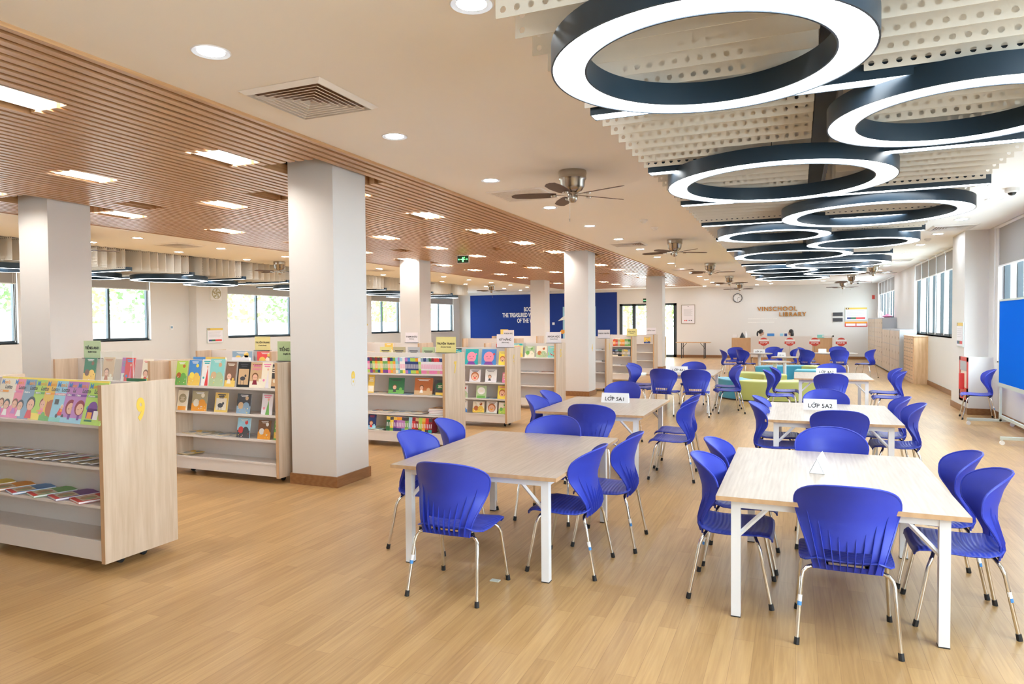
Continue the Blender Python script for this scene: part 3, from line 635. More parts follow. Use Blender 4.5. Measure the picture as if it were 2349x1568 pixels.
def tent(x, y, z, s, label, rz=0, w=.33, h=.115):
    t = thing('table_card', label, 'table card', (x, y, z), rz, 'folded table cards')
    b = MB(); d = .045
    b.add([(-w/2, -d, 0), (w/2, -d, 0), (w/2, 0, h), (-w/2, 0, h), (w/2, d, 0), (-w/2, d, 0)], [(0, 1, 2, 3), (3, 2, 4, 5), (0, 5, 4, 1)])
    b.add([(-w/2+.0, -d+.003, .001), (w/2, -d+.003, .001), (w/2, 0, h-.004), (-w/2, 0, h-.004), (w/2, d-.003, .001), (-w/2, d-.003, .001)], [(3, 2, 1, 0), (5, 4, 2, 3), (1, 2, 4), (0, 5, 3)])
    b.build('card', M['paper'], t, angle=0)
    if s:
        plain = s.replace('LỚP', 'LOP'); q = .062*min(1, w/.33); o = text(plain, q, M['txt'], t, (0, -d*.78-.002, .026), (PI/2-.37, 0, 0), space=1.05, bold=.0006)
        W_ = [text(k, q, M['txt'], t, (0, 0, 0), space=1.05, align='LEFT') for k in ('L', 'LO', plain)]; e = [max(v.co.x for v in k.data.vertices) for k in W_]
        for k in W_: bpy.data.objects.remove(k)
        cx = (e[0]+e[1])/2+.03*q-e[2]/2; r_ = (e[1]-e[0])/2
        h_ = MB().add([(cx-.06*q, .80*q, .001), (cx+.06*q, .80*q, .001), (cx+.22*q, 1.0*q, .001), (cx+.06*q, 1.0*q, .001)], [(0, 1, 2, 3)]).add([(cx+r_*.55, .62*q, .001), (cx+r_*.8, .5*q, .001), (cx+r_*1.2, .78*q, .001), (cx+r_*.85, .8*q, .001)], [(0, 1, 2, 3)])
        k = h_.build('lettering', M['txt'], t, angle=0); k.location = o.location; k.rotation_euler = o.rotation_euler
tent(-2.01, 8.02, .69, 'LỚP 5A1', 'white folded card reading LỚP 5A1'); tent(.235, 8.08, .69, 'LỚP 5A2', 'white folded card reading LỚP 5A2')
tent(.14, 4.82, .69, None, 'white folded card seen end-on upon the front right table', R(82), .30, .095)
tent(-2.08, 13.25, .69, 'LỚP 4A1', 'white folded card reading LỚP 4A1'); tent(.49, 13.45, .69, 'LỚP 4A2', 'white folded card reading LỚP 4A2')

def round_table(x, y, r, label, h=.69):
    t = thing('pedestal_table', label, 'table', (x, y, 0), 0, 'white pedestal tables')
    MB().lathe([(0, h-.028), (r-.01, h-.028), (r, h-.02), (r, h-.004), (r-.004, h), (0, h)], n=48).build('tabletop', M['ashtop'], t)
    MB().cyl((0, 0, .03), (0, 0, h-.028), .045, n=20).build('pedestal', M['steel'], t)
    MB().lathe([(0, .0), (r*.6, 0), (r*.6, .012), (.06, .03), (0, .03)], n=36).build('base', M['steel'], t)
round_table(-1.05, 22.0, .38, 'small white pedestal table at far left, its card before the desk'); round_table(-.3, 19.9, .34, 'small round pedestal table with a tilted card, inside the soft seats')
round_table(-.48, 17.55, .35, 'small round pedestal table without card, nearest inside the soft seats'); round_table(1.08, 22.6, .60, 'wide round white table at far right')
tent(-1.05, 22.0, .69, 'LỚP 3A1', 'white folded card on the far left pedestal table'); tent(-.38, 19.95, .69, 'LỚP 3A2', 'white folded card standing askew on the middle pedestal table', R(-12), .2)
tent(.72, 22.75, .69, None, 'white folded card on the wide far right table, half hidden by a chair', 0, .22)

# ================================================================ ring shaped soft seats
def pouf(cx, cy_, r0, r1, a0, a1, side, top, label, h=.42):
    n = 14; A = [R(a0+(a1-a0)*i/n) for i in range(n+1)]
    poly = [(r1*math.cos(a), r1*math.sin(a)) for a in A]+[(r0*math.cos(a), r0*math.sin(a)) for a in A[::-1]]
    t = thing('curved_bench', label, 'soft bench', (cx, cy_, 0), 0, 'curved soft benches')
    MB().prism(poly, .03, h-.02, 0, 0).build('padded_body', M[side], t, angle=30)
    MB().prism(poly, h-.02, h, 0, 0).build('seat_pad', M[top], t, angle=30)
    c = [(p[0]*.985, p[1]*.985) for p in poly]; MB().prism(c, 0, .03).build('plinth', M['black'], t, angle=30)
pouf(-.55, 15.85, .55, 1.1, 180, 236, 'poufb', 'poufbt', 'sky blue curved soft bench at the left end of near ring')
pouf(-.55, 15.85, .55, 1.1, 237, 352, 'poufg', 'poufgt', 'long lime green curved soft bench, front of the near ring')
pouf(-1.2, 16.75, .5, 1.0, 3, 112, 'poufg', 'poufgt', 'lime green curved soft bench behind the near ring, square end to the right')
pouf(.0, 19.75, .55, 1.05, 78, 175, 'poufb', 'poufbt', 'sky blue curved soft bench, back of the far ring')
pouf(.0, 19.75, .55, 1.05, 10, 77, 'poufg', 'poufgt', 'lime green curved soft bench, right of the far ring')
pouf(.1, 19.6, .55, 1.05, 262, 368, 'poufb', 'poufbt', 'sky blue curved soft bench, front right of the far ring')
tag(MB().box(-.03, .03, -.018, .018, 0, .006).build('floor_socket', M['alu'], None, (-1.78, 3.95, 0), angle=0), 'small metal socket plate on floor under the front left table', 'socket')
# ================================================================ book shelves
SH_Z = [.99, .71, .45]
def make_unit(w, num, label, x, y, d=.58, h=1.26):
    t = thing('book_shelf', label, 'book shelf', (x, y, 0), 0, 'low double-sided book shelves')
    for sx, xx in ((1, 0), (-1, -w+.035)):
        e = MB().box(xx-.035, xx, .002, d-.002, .065, h).build('end_panel', M['ash'], t, angle=0)
        MB().box(xx-.035, xx, 0, .002, .065, h).box(xx-.035, xx, d-.002, d, .065, h).build('edge_band', M['ashedge'], e, angle=0)
        if num and sx == 1: text(num, .205, M['yellow'], e, (.001, d/2, 1.0), (PI/2, 0, PI/2), bold=.009, sx=.62, name='number')
    MB().box(-w+.035, -.035, d/2-.01, d/2+.01, .2, h).build('centre_panel', M['board'], t, angle=0)
    for z in SH_Z: MB().box(-w+.035, -.035, .012, d-.012, z-.02, z).build('shelf_board', M['board'], t, angle=0)
    MB().box(-w+.035, -.035, .015, d-.015, .075, .20).box(-w+.035, -.035, .008, .03, .195, .215).build('plinth_box', M['board'], t, angle=0)
    for px in (-w+.12, -.12):
        for py in (.2, d-.2): MB().cyl((px-.012, py, .025), (px+.012, py, .025), .025, n=14).box(px-.012, px+.012, py-.01, py+.01, .03, .075).build('caster', M['black'], t)
    return t
UNITS = {'9': (-4.24, 3.10, 1.75, '9'), '8': (-4.92, 5.52, 1.53, None), '8b': (-6.62, 5.42, 1.62, None), '7': (-4.2, 7.79, 1.5, '7'), '7b': (-7.15, 7.9, 1.5, None), '6': (-4.2, 9.83, 1.5, '6'), '6b': (-7.3, 9.9, 1.5, None),
  '5': (-4.2, 12.2, 1.5, '5'), '5b': (-7.05, 12.0, 1.5, None), '4': (-4.2, 15.9, 1.5, '3'), '4b': (-6.6, 16.0, 1.5, None), '3': (-4.2, 18.66, 1.5, None), '2': (-4.1, 21.3, 1.5, None), '3b': (-7.2, 19.2, 1.5, None)}
UL = {'9': 'nearest, at left edge, big yellow 9 on its end', '8': 'just left of the nearest column', '8b': 'standing behind unit 9, partly hidden', '7': 'beside nearest column with yellow 7 on its end, full of comics', '7b': 'in the second column of units behind the comics',
  '6': 'with yellow 6 on its end, next behind the comics', '6b': 'in the second column of units behind number 6', '5': 'with yellow 5 on its end, left of the second column', '5b': 'in the second column of units behind number 5', '4': 'just right of the second column with yellow number on its end',
  '4b': 'far back, left of the second column', '3': 'with dark and orange rows of books, under yellow card', '2': 'farthest, before the third column, nearly empty', '3b': 'far back before the navy wall'}
for k, (x, y, w, n) in UNITS.items(): make_unit(w, n, 'low book shelf '+UL[k], x, y)

# ---------------------------------------------------------------- card holders on top
def topcard(x, y, s1, s2, col, label, w=.30, h=.215, z=1.26, group='subject cards on the shelves'):
    t = thing('subject_card', label, 'sign card', (x, y, z), 0, group)
    MB().box(-w/2, w/2, -.002, .002, .004, h).build('card', INKM[col], t, angle=0)
    MB().box(-w/2, w/2, -.03, .03, 0, .005).build('stand_base', M['black'], t, angle=0)
    if s1: text(s1, min(.046, w*1.45/len(s1)), M['txt'], t, (0, -.003, h*.52), bold=.001)
    if s2: text(s2, .024, M['txt'], t, (0, -.003, h*.34), bold=.0003)
topcard(-4.335, 8.08, 'TRUYỆN TRANH', '(Comics Books)', 'signy', 'yellow card TRUYỆN TRANH on the comics shelf')
topcard(-4.345, 10.12, 'KỸ NĂNG', '(Skills Books)', 'signw', 'white card KỸ NĂNG on unit 6'); topcard(-4.345, 12.5, 'KHOA HỌC', '(Science Books)', 'signw', 'white card KHOA HỌC on unit 5')
topcard(-4.34, 16.2, 'DANH NHÂN', None, 'signw', 'white card right of the second column, DANH NHÂN'); topcard(-4.27, 18.95, 'VĂN HỌC', '(Literature)', 'signy', 'yellow card VĂN HỌC on the dark and orange books')
topcard(-4.25, 21.6, 'TIẾNG ANH', None, 'signw', 'white card TIẾNG ANH before the third column'); topcard(-5.02, 5.81, 'TIẾNG ANH', '(English Books)', 'signg', 'green card TIẾNG ANH cut off by the nearest column')
topcard(-7.95, 5.71, 'TIẾNG ANH', '(English Books)', 'signg', 'green card TIẾNG ANH before the left column'); topcard(-7.6+.02, 8.19, 'TRUYỆN TRANH', '(Comics Books)', 'signy', 'yellow card TRUYỆN TRANH under the left wall notice', z=1.26)
topcard(-7.45, 10.19, 'KỸ NĂNG', None, 'signw', 'white card KỸ NĂNG behind the green card by the column'); topcard(-7.4, 12.29, 'THAM KHẢO', '(Reference)', 'signw', 'white card THAM KHẢO behind the yellow comics card')
topcard(-6.9, 16.29, 'KHOA HỌC', None, 'signw', 'white card before the left edge of navy wall'); topcard(-8.4, 19.49, None, None, 'gold', 'gold card standing before the navy wall', .26, .2)
topcard(-5.6, 18.95, 'LỊCH SỬ', None, 'signw', 'white card before the navy wall, left of the far column'); topcard(-5.0, 16.2, 'SỬ', None, 'signw', 'white card half hidden behind the DANH NHÂN card')

# ---------------------------------------------------------------- books
inkl = list(INK)
class Bk(MB):
    def __init__(s): super().__init__(); s.names = []
    def mi(s, k):
        if k not in s.names: s.names.append(k)
        return s.names.index(k)
    def r(s, x0, x1, z0, z1, k, lay=1): return s.rect(x0, x1, z0, z1, -.0004*lay, s.mi(k))
    def d(s, x, z, r_, k, lay=1, sx=1, n=16): return s.disc((x, -.0004*lay, z), r_, n, s.mi(k), 'y', sx)
    def mats(s): return [INKM[k] for k in s.names]
def body(b, w, h, t, cov, spine=None):
    c = b.mi(cov); p = b.mi('white'); sp = b.mi(spine or cov)
    b.box(-w/2, w/2, 0, .0012, 0, h, c); b.box(-w/2, w/2, t-.0012, t, 0, h, c); b.box(-w/2, -w/2+.0012, 0, t, 0, h, sp)
    b.box(-w/2+.0012, w/2-.003, .0012, t-.0012, .002, h-.002, p)
def person_art(b, x, z, s, hair, shirt, lay=3, face='skin'):
    b.d(x, z+.42*s, .2*s, hair, lay); b.d(x, z+.38*s, .16*s, face, lay+1); b.add([(x-.16*s, -.0004*(lay+1), z), (x+.16*s, -.0004*(lay+1), z), (x+.09*s, -.0004*(lay+1), z+.24*s), (x-.09*s, -.0004*(lay+1), z+.24*s)], [(0, 1, 2, 3)], b.mi(shirt))
    b.d(x-.06*s, z+.38*s, .016*s, 'black', lay+2, 1, 8); b.d(x+.06*s, z+.38*s, .016*s, 'black', lay+2, 1, 8)
def art(b, kind, w, h, c1, c2, c3, rnd):
    L_, R_ = -w/2, w/2
    def lines(z, n, k, ww=.6, st=.014, th=.007):
        for i in range(n): q = ww*(1-.25*(i % 2)); b.r(-w*q/2, w*q/2, z-i*st-th, z-i*st, k, 3)
    if kind == 'kid':
        b.r(L_, R_, 0, h*.25, c2, 1); lines(h*.92, 2, c3, .7); person_art(b, -w*.1, h*.12, h*.75, 'brown', c3); b.d(w*.28, h*.3, w*.1, c2, 2)
    elif kind == 'face':
        b.d(0, h*.45, w*.36, 'rust', 1); b.d(0, h*.40, w*.29, 'skin', 2); b.d(-w*.12, h*.42, w*.03, 'black', 3); b.d(w*.12, h*.42, w*.03, 'black', 3); b.d(0, h*.31, w*.07, c3, 3, 1.6); lines(h*.93, 2, c2, .7)
    elif kind == 'scene':
        b.r(L_, R_, 0, h*.38, c2, 1); b.d(-w*.2, h*.4, w*.2, c3, 2); b.d(w*.18, h*.36, w*.24, c2, 2); b.d(w*.2, h*.78, w*.12, c3, 2); lines(h*.94, 2, 'white', .55)
        for i in range(8): b.d(rnd.uniform(-.42, .42)*w, rnd.uniform(.05, .35)*h, w*.03, rnd.choice([c3, 'white', 'yellow']), 3, 1, 8)
    elif kind == 'framed':
        b.r(L_*.8, R_*.8, h*.1, h*.72, c2, 1); lines(h*.92, 2, c3, .6, .02, .012); b.d(-w*.05, h*.34, w*.13, c3, 2, 1.6); b.d(w*.15, h*.45, w*.08, c3, 2); b.r(w*.02, w*.05, h*.1, h*.35, c3, 2); b.r(-w*.2, -w*.17, h*.1, h*.3, c3, 2)
    elif kind == 'oval':
        b.d(0, h*.6, w*.32, c2, 1, 1.2); lines(h*.66, 3, 'cream', .4); b.r(L_*.8, R_*.8, 0, h*.2, c3, 1)
    elif kind == 'tall':
        b.add([(-w*.1, -.0004, 0), (w*.28, -.0004, 0), (w*.12, -.0004, h*.7)], [(0, 1, 2)], b.mi(c2)); b.d(w*.1, h*.72, w*.09, 'skin', 2); lines(h*.94, 2, c3, .7, .02, .012); b.d(-w*.25, h*.3, w*.1, c3, 2)
    elif kind == 'smile':
        b.d(0, h*.48, w*.36, 'pink', 1); b.d(-w*.13, h*.52, w*.03, 'charcoal', 2); b.d(w*.13, h*.52, w*.03, 'charcoal', 2); b.r(-w*.1, w*.1, h*.38, h*.395, 'maroon', 2)
        b.add([(-w*.34, -.0005, 0), (w*.34, -.0005, 0), (w*.2, -.0005, h*.2), (-w*.2, -.0005, h*.2)], [(0, 1, 2, 3)], b.mi(c2)); b.d(w*.36, h*.68, w*.07, c3, 1)
    elif kind == 'dots':
        for i in range(16): b.d(rnd.uniform(-.44, .44)*w, rnd.uniform(.06, .94)*h, w*.06, rnd.choice([c2, c3]), 1, 1, 10)
        lines(h*.9, 1, 'white', .6)
    elif kind == 'text':
        lines(h*.86, 3, c2, .7, .022, .012); b.r(L_*.9, R_*.9, h*.08, h*.4, c3, 1); b.d(0, h*.3, w*.15, c2, 2)
def lotto_art(b, w, h, col, pill, kind):
    b.r(-w/2, w/2, h*.955, h, 'yellow', 1)
    x0 = -w*.43; b.r(x0, x0+w*.52, h*.615, h*.665, pill, 2); b.d(x0, h*.64, h*.025, pill, 2); b.d(x0+w*.52, h*.64, h*.025, pill, 2)
    if kind in ('girl', 'girl2'):
        b.r(-w/2, w/2, 0, h*.12, 'sky', 1); b.d(-w*.1, h*.36, w*.26, 'maroon', 2); b.d(-w*.08, h*.33, w*.19, 'skin', 3); b.d(-w*.15, h*.32, w*.02, 'black', 4, 1, 8); b.d(w*.01, h*.35, w*.02, 'black', 4, 1, 8)
        b.r(-w*.14, -w*.02, h*.08, h*.2, 'purple', 2); b.r(w*.22, w*.42, h*.26, h*.46, 'white', 2); b.d(w*.33, h*.37, w*.07, 'teal', 3); b.r(w*.24, w*.42, h*.06, h*.14, 'brown', 2)
    elif kind == 'couple':
        b.add([(-w/2, -.0004, 0), (w/2, -.0004, 0), (w/2, -.0004, h*.3), (-w/2, -.0004, h*.12)], [(0, 1, 2, 3)], b.mi('rose')); person_art(b, -w*.15, h*.1, h*.6, 'brown', 'violet'); person_art(b, w*.2, h*.05, h*.65, 'charcoal', 'white')
    elif kind == 'boy': b.r(-w/2, w/2, 0, h*.14, 'steel', 1); person_art(b, w*.12, h*.02, h*.85, 'charcoal', 'red')
    elif kind == 'reader': b.r(-w/2, w/2, 0, h*.16, 'yellow', 1); person_art(b, w*.15, h*.14, h*.62, 'maroon', 'pink'); b.r(-w*.1, w*.2, h*.2, h*.23, 'orange', 6)
    elif kind == 'hen': b.d(w*.05, h*.3, w*.3, 'rust', 2); b.add([(-w*.25, -.0009, h*.3), (w*.0, -.0009, h*.3), (-w*.22, -.0009, h*.48)], [(0, 1, 2)], b.mi('rust')); b.r(-w/2, w/2, 0, h*.12, 'green', 1); b.d(-w*.3, h*.12, w*.12, 'green', 2)
    elif kind == 'scooter': b.r(-w/2, w/2, 0, h*.1, 'aqua', 1); b.d(-w*.12, h*.14, w*.07, 'charcoal', 3); b.d(w*.2, h*.14, w*.07, 'charcoal', 3); b.add([(-w*.15, -.001, h*.14), (w*.22, -.001, h*.16), (w*.2, -.001, h*.26), (-w*.02, -.001, h*.32)], [(0, 1, 2, 3)], b.mi('red')); person_art(b, w*.08, h*.24, h*.28, 'white', 'orange'); b.r(-w*.38, -w*.16, h*.4, h*.52, 'charcoal', 2)
    elif kind == 'bag': b.d(-w*.05, h*.35, w*.26, 'purple', 2); b.r(-w*.31, w*.21, h*.14, h*.36, 'purple', 2); b.r(-w*.26, -w*.02, h*.14, h*.28, 'orange', 3); b.r(w*.05, w*.3, h*.12, h*.32, 'white', 3); b.r(-w*.35, w*.05, h*.07, h*.11, 'forest', 2)
def flat_rot(yaw, tilt=0): return Matrix.Rotation(yaw, 4, 'Z') @ Matrix.Rotation(tilt, 4, 'Y') @ Matrix.Rotation(-PI/2, 4, 'X')
def set_mat(o, loc, Rm): o.matrix_world = Matrix.Translation(loc) @ Rm
def stand(b, loc, lean, rz, label, cat='book', group=None, name='picture_book'):
    o = b.build(name, b.mats(), angle=0); set_mat(o, loc, Matrix.Rotation(rz, 4, 'Z') @ Matrix.Rotation(-lean, 4, 'X')); return tag(o, label, cat, group)
rnd = random.Random(7)

# unit 9, top row: lottery picture books
LOT = [(-5.44, 'cream', 'orange', 'couple', 'cream'), (-5.27, 'pink', 'rose', 'couple', 'pink'), (-5.13, 'steel', 'steel', 'boy', 'dusty blue'), (-4.995, 'lime', 'green', 'reader', 'lime green'), (-4.87, 'gold', 'orange', 'hen', 'golden yellow'), (-4.75, 'sky', 'pink', 'scooter', 'sky blue'),
       (-4.62, 'violet', 'purple', 'girl2', 'violet'), (-4.515, 'violet', 'purple', 'girl', 'violet'), (-4.385, 'lime', 'green', 'bag', 'green')]
sub = {'couple': 'Daily', 'boy': 'Numbers', 'reader': 'Alphabet', 'hen': 'Animals', 'scooter': 'Transportation', 'girl': 'Colors', 'girl2': 'Colors', 'bag': 'Classroom'}
what = {'couple': 'two children', 'boy': 'a dark haired boy', 'reader': 'a reading girl', 'hen': 'a brown hen', 'scooter': 'a red scooter', 'girl': 'a girl and easel, fully visible', 'girl2': 'half a girl, overlapped by its twin', 'bag': 'a purple school bag'}
for i, (x, c, pill, kind, cn) in enumerate(LOT):
    b = Bk(); w, h = .205, .30; body(b, w, h, .006, {'steel': 'steel'}.get(c, c)); lotto_art(b, w, h, c, pill, kind)
    o = stand(b, (x+.03, 3.16-.008*i, .992), .27, R(-3), cn+' lottery picture book showing '+what[kind]+', unit 9 top row', group='lottery picture books on unit 9')
    for s_, px, pz, sz, k in (("M", -.088, .245, .048, 'blue'), ("om's", -.05, .247, .036, 'orange'), ("Lotto", -.03, .212, .040, 'charcoal'), (sub[kind], -.085, .187, .017, 'white')):
        text(s_, sz, INKM[k], o, (px, -.0016, pz), bold=.0008, align='LEFT', name='title', ext=.0001)
b = Bk(); body(b, .2, .28, .008, 'forest', 'forest'); art(b, 'text', .2, .28, 'yellow', 'lime', 'green', rnd); stand(b, (-4.40, 3.50, .992), -.05, 0, 'dark green picture book peeping over end of unit 9')
# second row: thin booklets in a fan
for i in range(14):
    b = Bk(); k = ['navy', 'violet', 'sky', 'red', 'charcoal', 'gold', 'cream', 'pink'][i % 8]; body(b, .19, .26, .004, 'signw' if i % 2 else 'cream', k); art(b, 'scene', .19, .26, k, 'khaki', k, rnd)
    o = b.build('booklet', b.mats(), angle=0); set_mat(o, (-5.62+.098*i, 3.375, .722+.004*(i % 2)), flat_rot(R(-22), R(-3.0)) @ Matrix.Translation((0, 0, -.26)))
    tag(o, 'thin booklet in overlapping fan on unit 9', 'booklet', 'booklets fanned on unit 9')
for i, (k, cn) in enumerate([('yellow', 'mustard'), ('orange', 'orange'), ('blue', 'blue'), ('green', 'green'), ('purple', 'purple'), ('red', 'red')]):
    b = Bk(); body(b, .21, .27, .014, k); b.r(-.09, .09, .03, .15, 'cream', 1); b.r(-.105, .105, .0, .03, 'red', 1); b.d(0, .09, .05, 'tan', 2, 1.3); b.d(.03, .09, .03, 'sage', 3)
    o = b.build('picture_book', b.mats(), angle=0); set_mat(o, (-5.62+.232*i, 3.365, .466), flat_rot(R(-20), R(-1.5)) @ Matrix.Translation((0, 0, -.27)))
    tag(o, cn+' edged softcover lying flat on the third shelf of unit 9', 'book', 'softcovers lying on unit 9')

# generic display rows: (x, w, h, cover, kind, c2, c3, words)
def row(yf, z, items, unit, lean=.16, t=.008, dy=.05, titles=None):
    for i, (x, w, h, cov, kind, c2, c3, words) in enumerate(items):
        b = Bk(); body(b, w, h, t, cov); art(b, kind, w, h, cov, c2, c3, rnd)
        o = stand(b, (x, yf+dy+.006*(i % 3), z+.002), lean, R(rnd.uniform(-4, 4)), words+', '+unit)
        if titles and titles.get(i):
            for li, (tx, sz, k) in enumerate(titles[i]): text(tx, sz, INKM[k], o, (0, -.0024, h*.9-sz*(li+.6)), bold=.0006, name='title', ext=.0001)
row(5.52, .99, [(-6.34, .16, .27, 'lime', 'scene', 'green', 'rust', 'green picture book with a brown bird'), (-6.15, .17, .28, 'blue', 'scene', 'gold', 'yellow', 'blue and gold flower meadow picture book'), (-5.985, .13, .29, 'white', 'tall', 'red', 'teal', 'white book with red and teal figure'),
   (-5.82, .20, .30, 'aqua', 'scene', 'sage', 'tan', 'misty green picture book with a bird'), (-5.63, .155, .27, 'brown', 'kid', 'gold', 'cream', 'amber brown book with a portrait'), (-5.45, .17, .27, 'black', 'framed', 'tan', 'charcoal', 'black picture book with a framed tan drawing'),
   (-5.26, .17, .27, 'tan', 'kid', 'cream', 'maroon', 'salmon dragon picture book'), (-5.13, .13, .27, 'cream', 'tall', 'signw', 'rose', 'pale slanted book next to the dragon one'), (-5.03, .13, .25, 'charcoal', 'text', 'cream', 'tan', 'dark picture book at right end')], 'top row of unit left of the column',
   titles={6: [('Raising', .034, 'rose'), ('Dragons', .034, 'rose')], 8: [('Little', .03, 'white')]})
row(5.52, .71, [(-6.33, .16, .22, 'cream', 'oval', 'khaki', 'orange', 'cream book with an acorn shape'), (-6.08, .21, .22, 'khaki', 'scene', 'orange', 'cream', 'khaki picture book with an orange street'), (-5.77, .19, .21, 'gold', 'framed', 'cream', 'charcoal', 'orange book about shoes'),
   (-5.44, .19, .21, 'charcoal', 'scene', 'steel', 'tan', 'dark picture book with a swan'), (-5.13, .15, .22, 'signw', 'tall', 'green', 'pink', 'pale book with a green gown')], 'second shelf of unit left of the column', titles={2: [('Those', .026, 'charcoal'), ('Shoes', .026, 'charcoal')]})
row(5.52, .45, [(-5.45, .18, .21, 'sky', 'scene', 'charcoal', 'red', 'sky blue knight picture book'), (-5.17, .17, .20, 'brown', 'scene', 'orange', 'white', 'rust brown book with a white goose'), (-5.01, .07, .20, 'green', 'text', 'cream', 'gold', 'narrow green book at right end')], 'third shelf of unit left of the column')
row(5.42, .99, [(-7.70, .2, .29, 'forest', 'scene', 'gold', 'brown', 'dark green jungle picture book'), (-7.4, .2, .30, 'tan', 'kid', 'cream', 'rust', 'peach picture book with a child'), (-7.13, .11, .30, 'violet', 'text', 'steel', 'white', 'narrow violet book beside the red one'), (-7.04, .16, .30, 'red', 'tall', 'rose', 'blue', 'bright red picture book behind the acrylic stand'),
   (-6.77, .17, .29, 'cream', 'kid', 'yellow', 'red', 'cream book with a mother and baby')], 'on unit behind unit 9')
r_ = thing('acrylic_display', 'clear acrylic stand rising above books behind unit 9', 'display stand', (-7.12, 5.40, .992))
MB().rect(-.26, .26, 0, .37, .002, 0).build('sheet', M['glass'], r_, angle=0); MB().box(-.26, .26, -.001, .005, .37, .374).box(-.262, -.258, -.001, .005, 0, .374).box(.258, .262, -.001, .005, 0, .374).build('bright_edges', M['white'], r_, angle=0)
row(7.79, .71, [(-5.38, .1, .25, 'gold', 'text', 'white', 'cream', 'slanted ochre book beside the column'), (-4.98, .24, .215, 'forest', 'kid', 'green', 'charcoal', 'green wide book with a man in a top hat'), (-4.565, .28, .225, 'rust', 'kid', 'tan', 'white', 'brown wide book with an old man in stripes'), (-4.31, .15, .205, 'charcoal', 'oval', 'forest', 'gold', 'dark book with oval title')], 'second shelf of unit 7')
row(7.79, .215, [(-5.37, .12, .2, 'navy', 'kid', 'sky', 'red', 'navy book at bottom left')], 'bottom shelf of unit 7')
row(9.83, .99, [(-5.1, .12, .24, 'teal', 'dots', 'lime', 'gold', 'teal patterned book at left'), (-4.85, .235, .25, 'teal', 'smile', 'purple', 'rose', 'teal book with a round pink smiling face'), (-4.545, .25, .25, 'blue', 'smile', 'purple', 'red', 'blue dotted book with round pink face'), (-4.3, .13, .215, 'yellow', 'face', 'khaki', 'charcoal', 'yellow book with a grinning animal')], 'top row of unit 6')
row(9.83, .71, [(-5.02, .1, .2, 'signw', 'text', 'grey', 'rose', 'white book at left'), (-4.79, .20, .20, 'signw', 'face', 'charcoal', 'red', 'white book with a dark haired child face'), (-4.51, .20, .205, 'white', 'kid', 'signw', 'charcoal', 'white book with a small footballer'), (-4.27, .07, .16, 'pink', 'text', 'cream', 'rose', 'thin pink booklet at right')], 'second shelf of unit 6')
row(9.83, .45, [(-5.0, .16, .2, 'signw', 'scene', 'sage', 'red', 'white book with leaves at left'), (-4.68, .18, .20, 'sage', 'oval', 'white', 'green', 'pale green fox picture book'), (-4.315, .16, .21, 'yellow', 'face', 'pink', 'maroon', 'yellow book with a shouting boy')], 'third shelf of unit 6')
row(9.83, .215, [(-5.0, .14, .19, 'white', 'kid', 'blue', 'steel', 'white and blue book at left'), (-4.73, .20, .18, 'cream', 'scene', 'gold', 'rust', 'cream book with brown horses'), (-4.50, .19, .19, 'white', 'face', 'brown', 'orange', 'white book with a monkey'), (-4.30, .14, .18, 'cream', 'scene', 'lime', 'green', 'cream book with a green crocodile')], 'bottom shelf of unit 6')
row(12.2, .99, [(-5.0, .2, .23, 'signy', 'kid', 'gold', 'rose', 'yellow picture book with children'), (-4.76, .20, .22, 'sage', 'scene', 'cream', 'green', 'pale green picture book with a round tree'), (-4.515, .21, .22, 'cream', 'scene', 'sage', 'rust', 'cream woodland picture book'), (-4.30, .17, .22, 'aqua', 'dots', 'red', 'lime', 'aqua picture book with red dots')], 'top row of unit 5')
row(18.66, .99, [(-4.62, .1, .21, 'cream', 'text', 'gold', 'grey', 'cream book at left end')], 'top row under yellow VĂN HỌC card')
row(21.3, .99, [(-4.33, .2, .2, 'gold', 'kid', 'navy', 'blue', 'yellow and blue upright book')], 'farthest shelf before third column')
# backs of books standing on the far side
row(8.12, .99, [(-5.35, .19, .34, 'signy', 'text', 'charcoal', 'cream', 'sand yellow hardback'), (-5.13, .19, .34, 'khaki', 'text', 'charcoal', 'tan', 'brown grey hardback'), (-4.9, .19, .34, 'grey', 'text', 'charcoal', 'cream', 'light grey hardback'), (-4.66, .2, .34, 'sage', 'text', 'charcoal', 'cream', 'pale green hardback'),
   (-4.51, .07, .33, 'red', 'dots', 'blue', 'yellow', 'multicoloured dotted book')], 'peeping over the top of unit 7', lean=.02)
for i, (x, y, w, t, k, cn) in enumerate([(-6.1, 5.84, .3, .02, 'gold', 'ochre'), (-5.75, 5.86, .25, .03, 'signw', 'white'), (-6.35, 5.85, .2, .02, 'blue', 'blue')]):
    b = Bk(); body(b, w, .28, t, k); art(b, 'text', w, .28, k, 'charcoal', 'sage', rnd); stand(b, (x, y, 1.01), 0.02, 0, cn+' book standing on far side of unit left of the column')

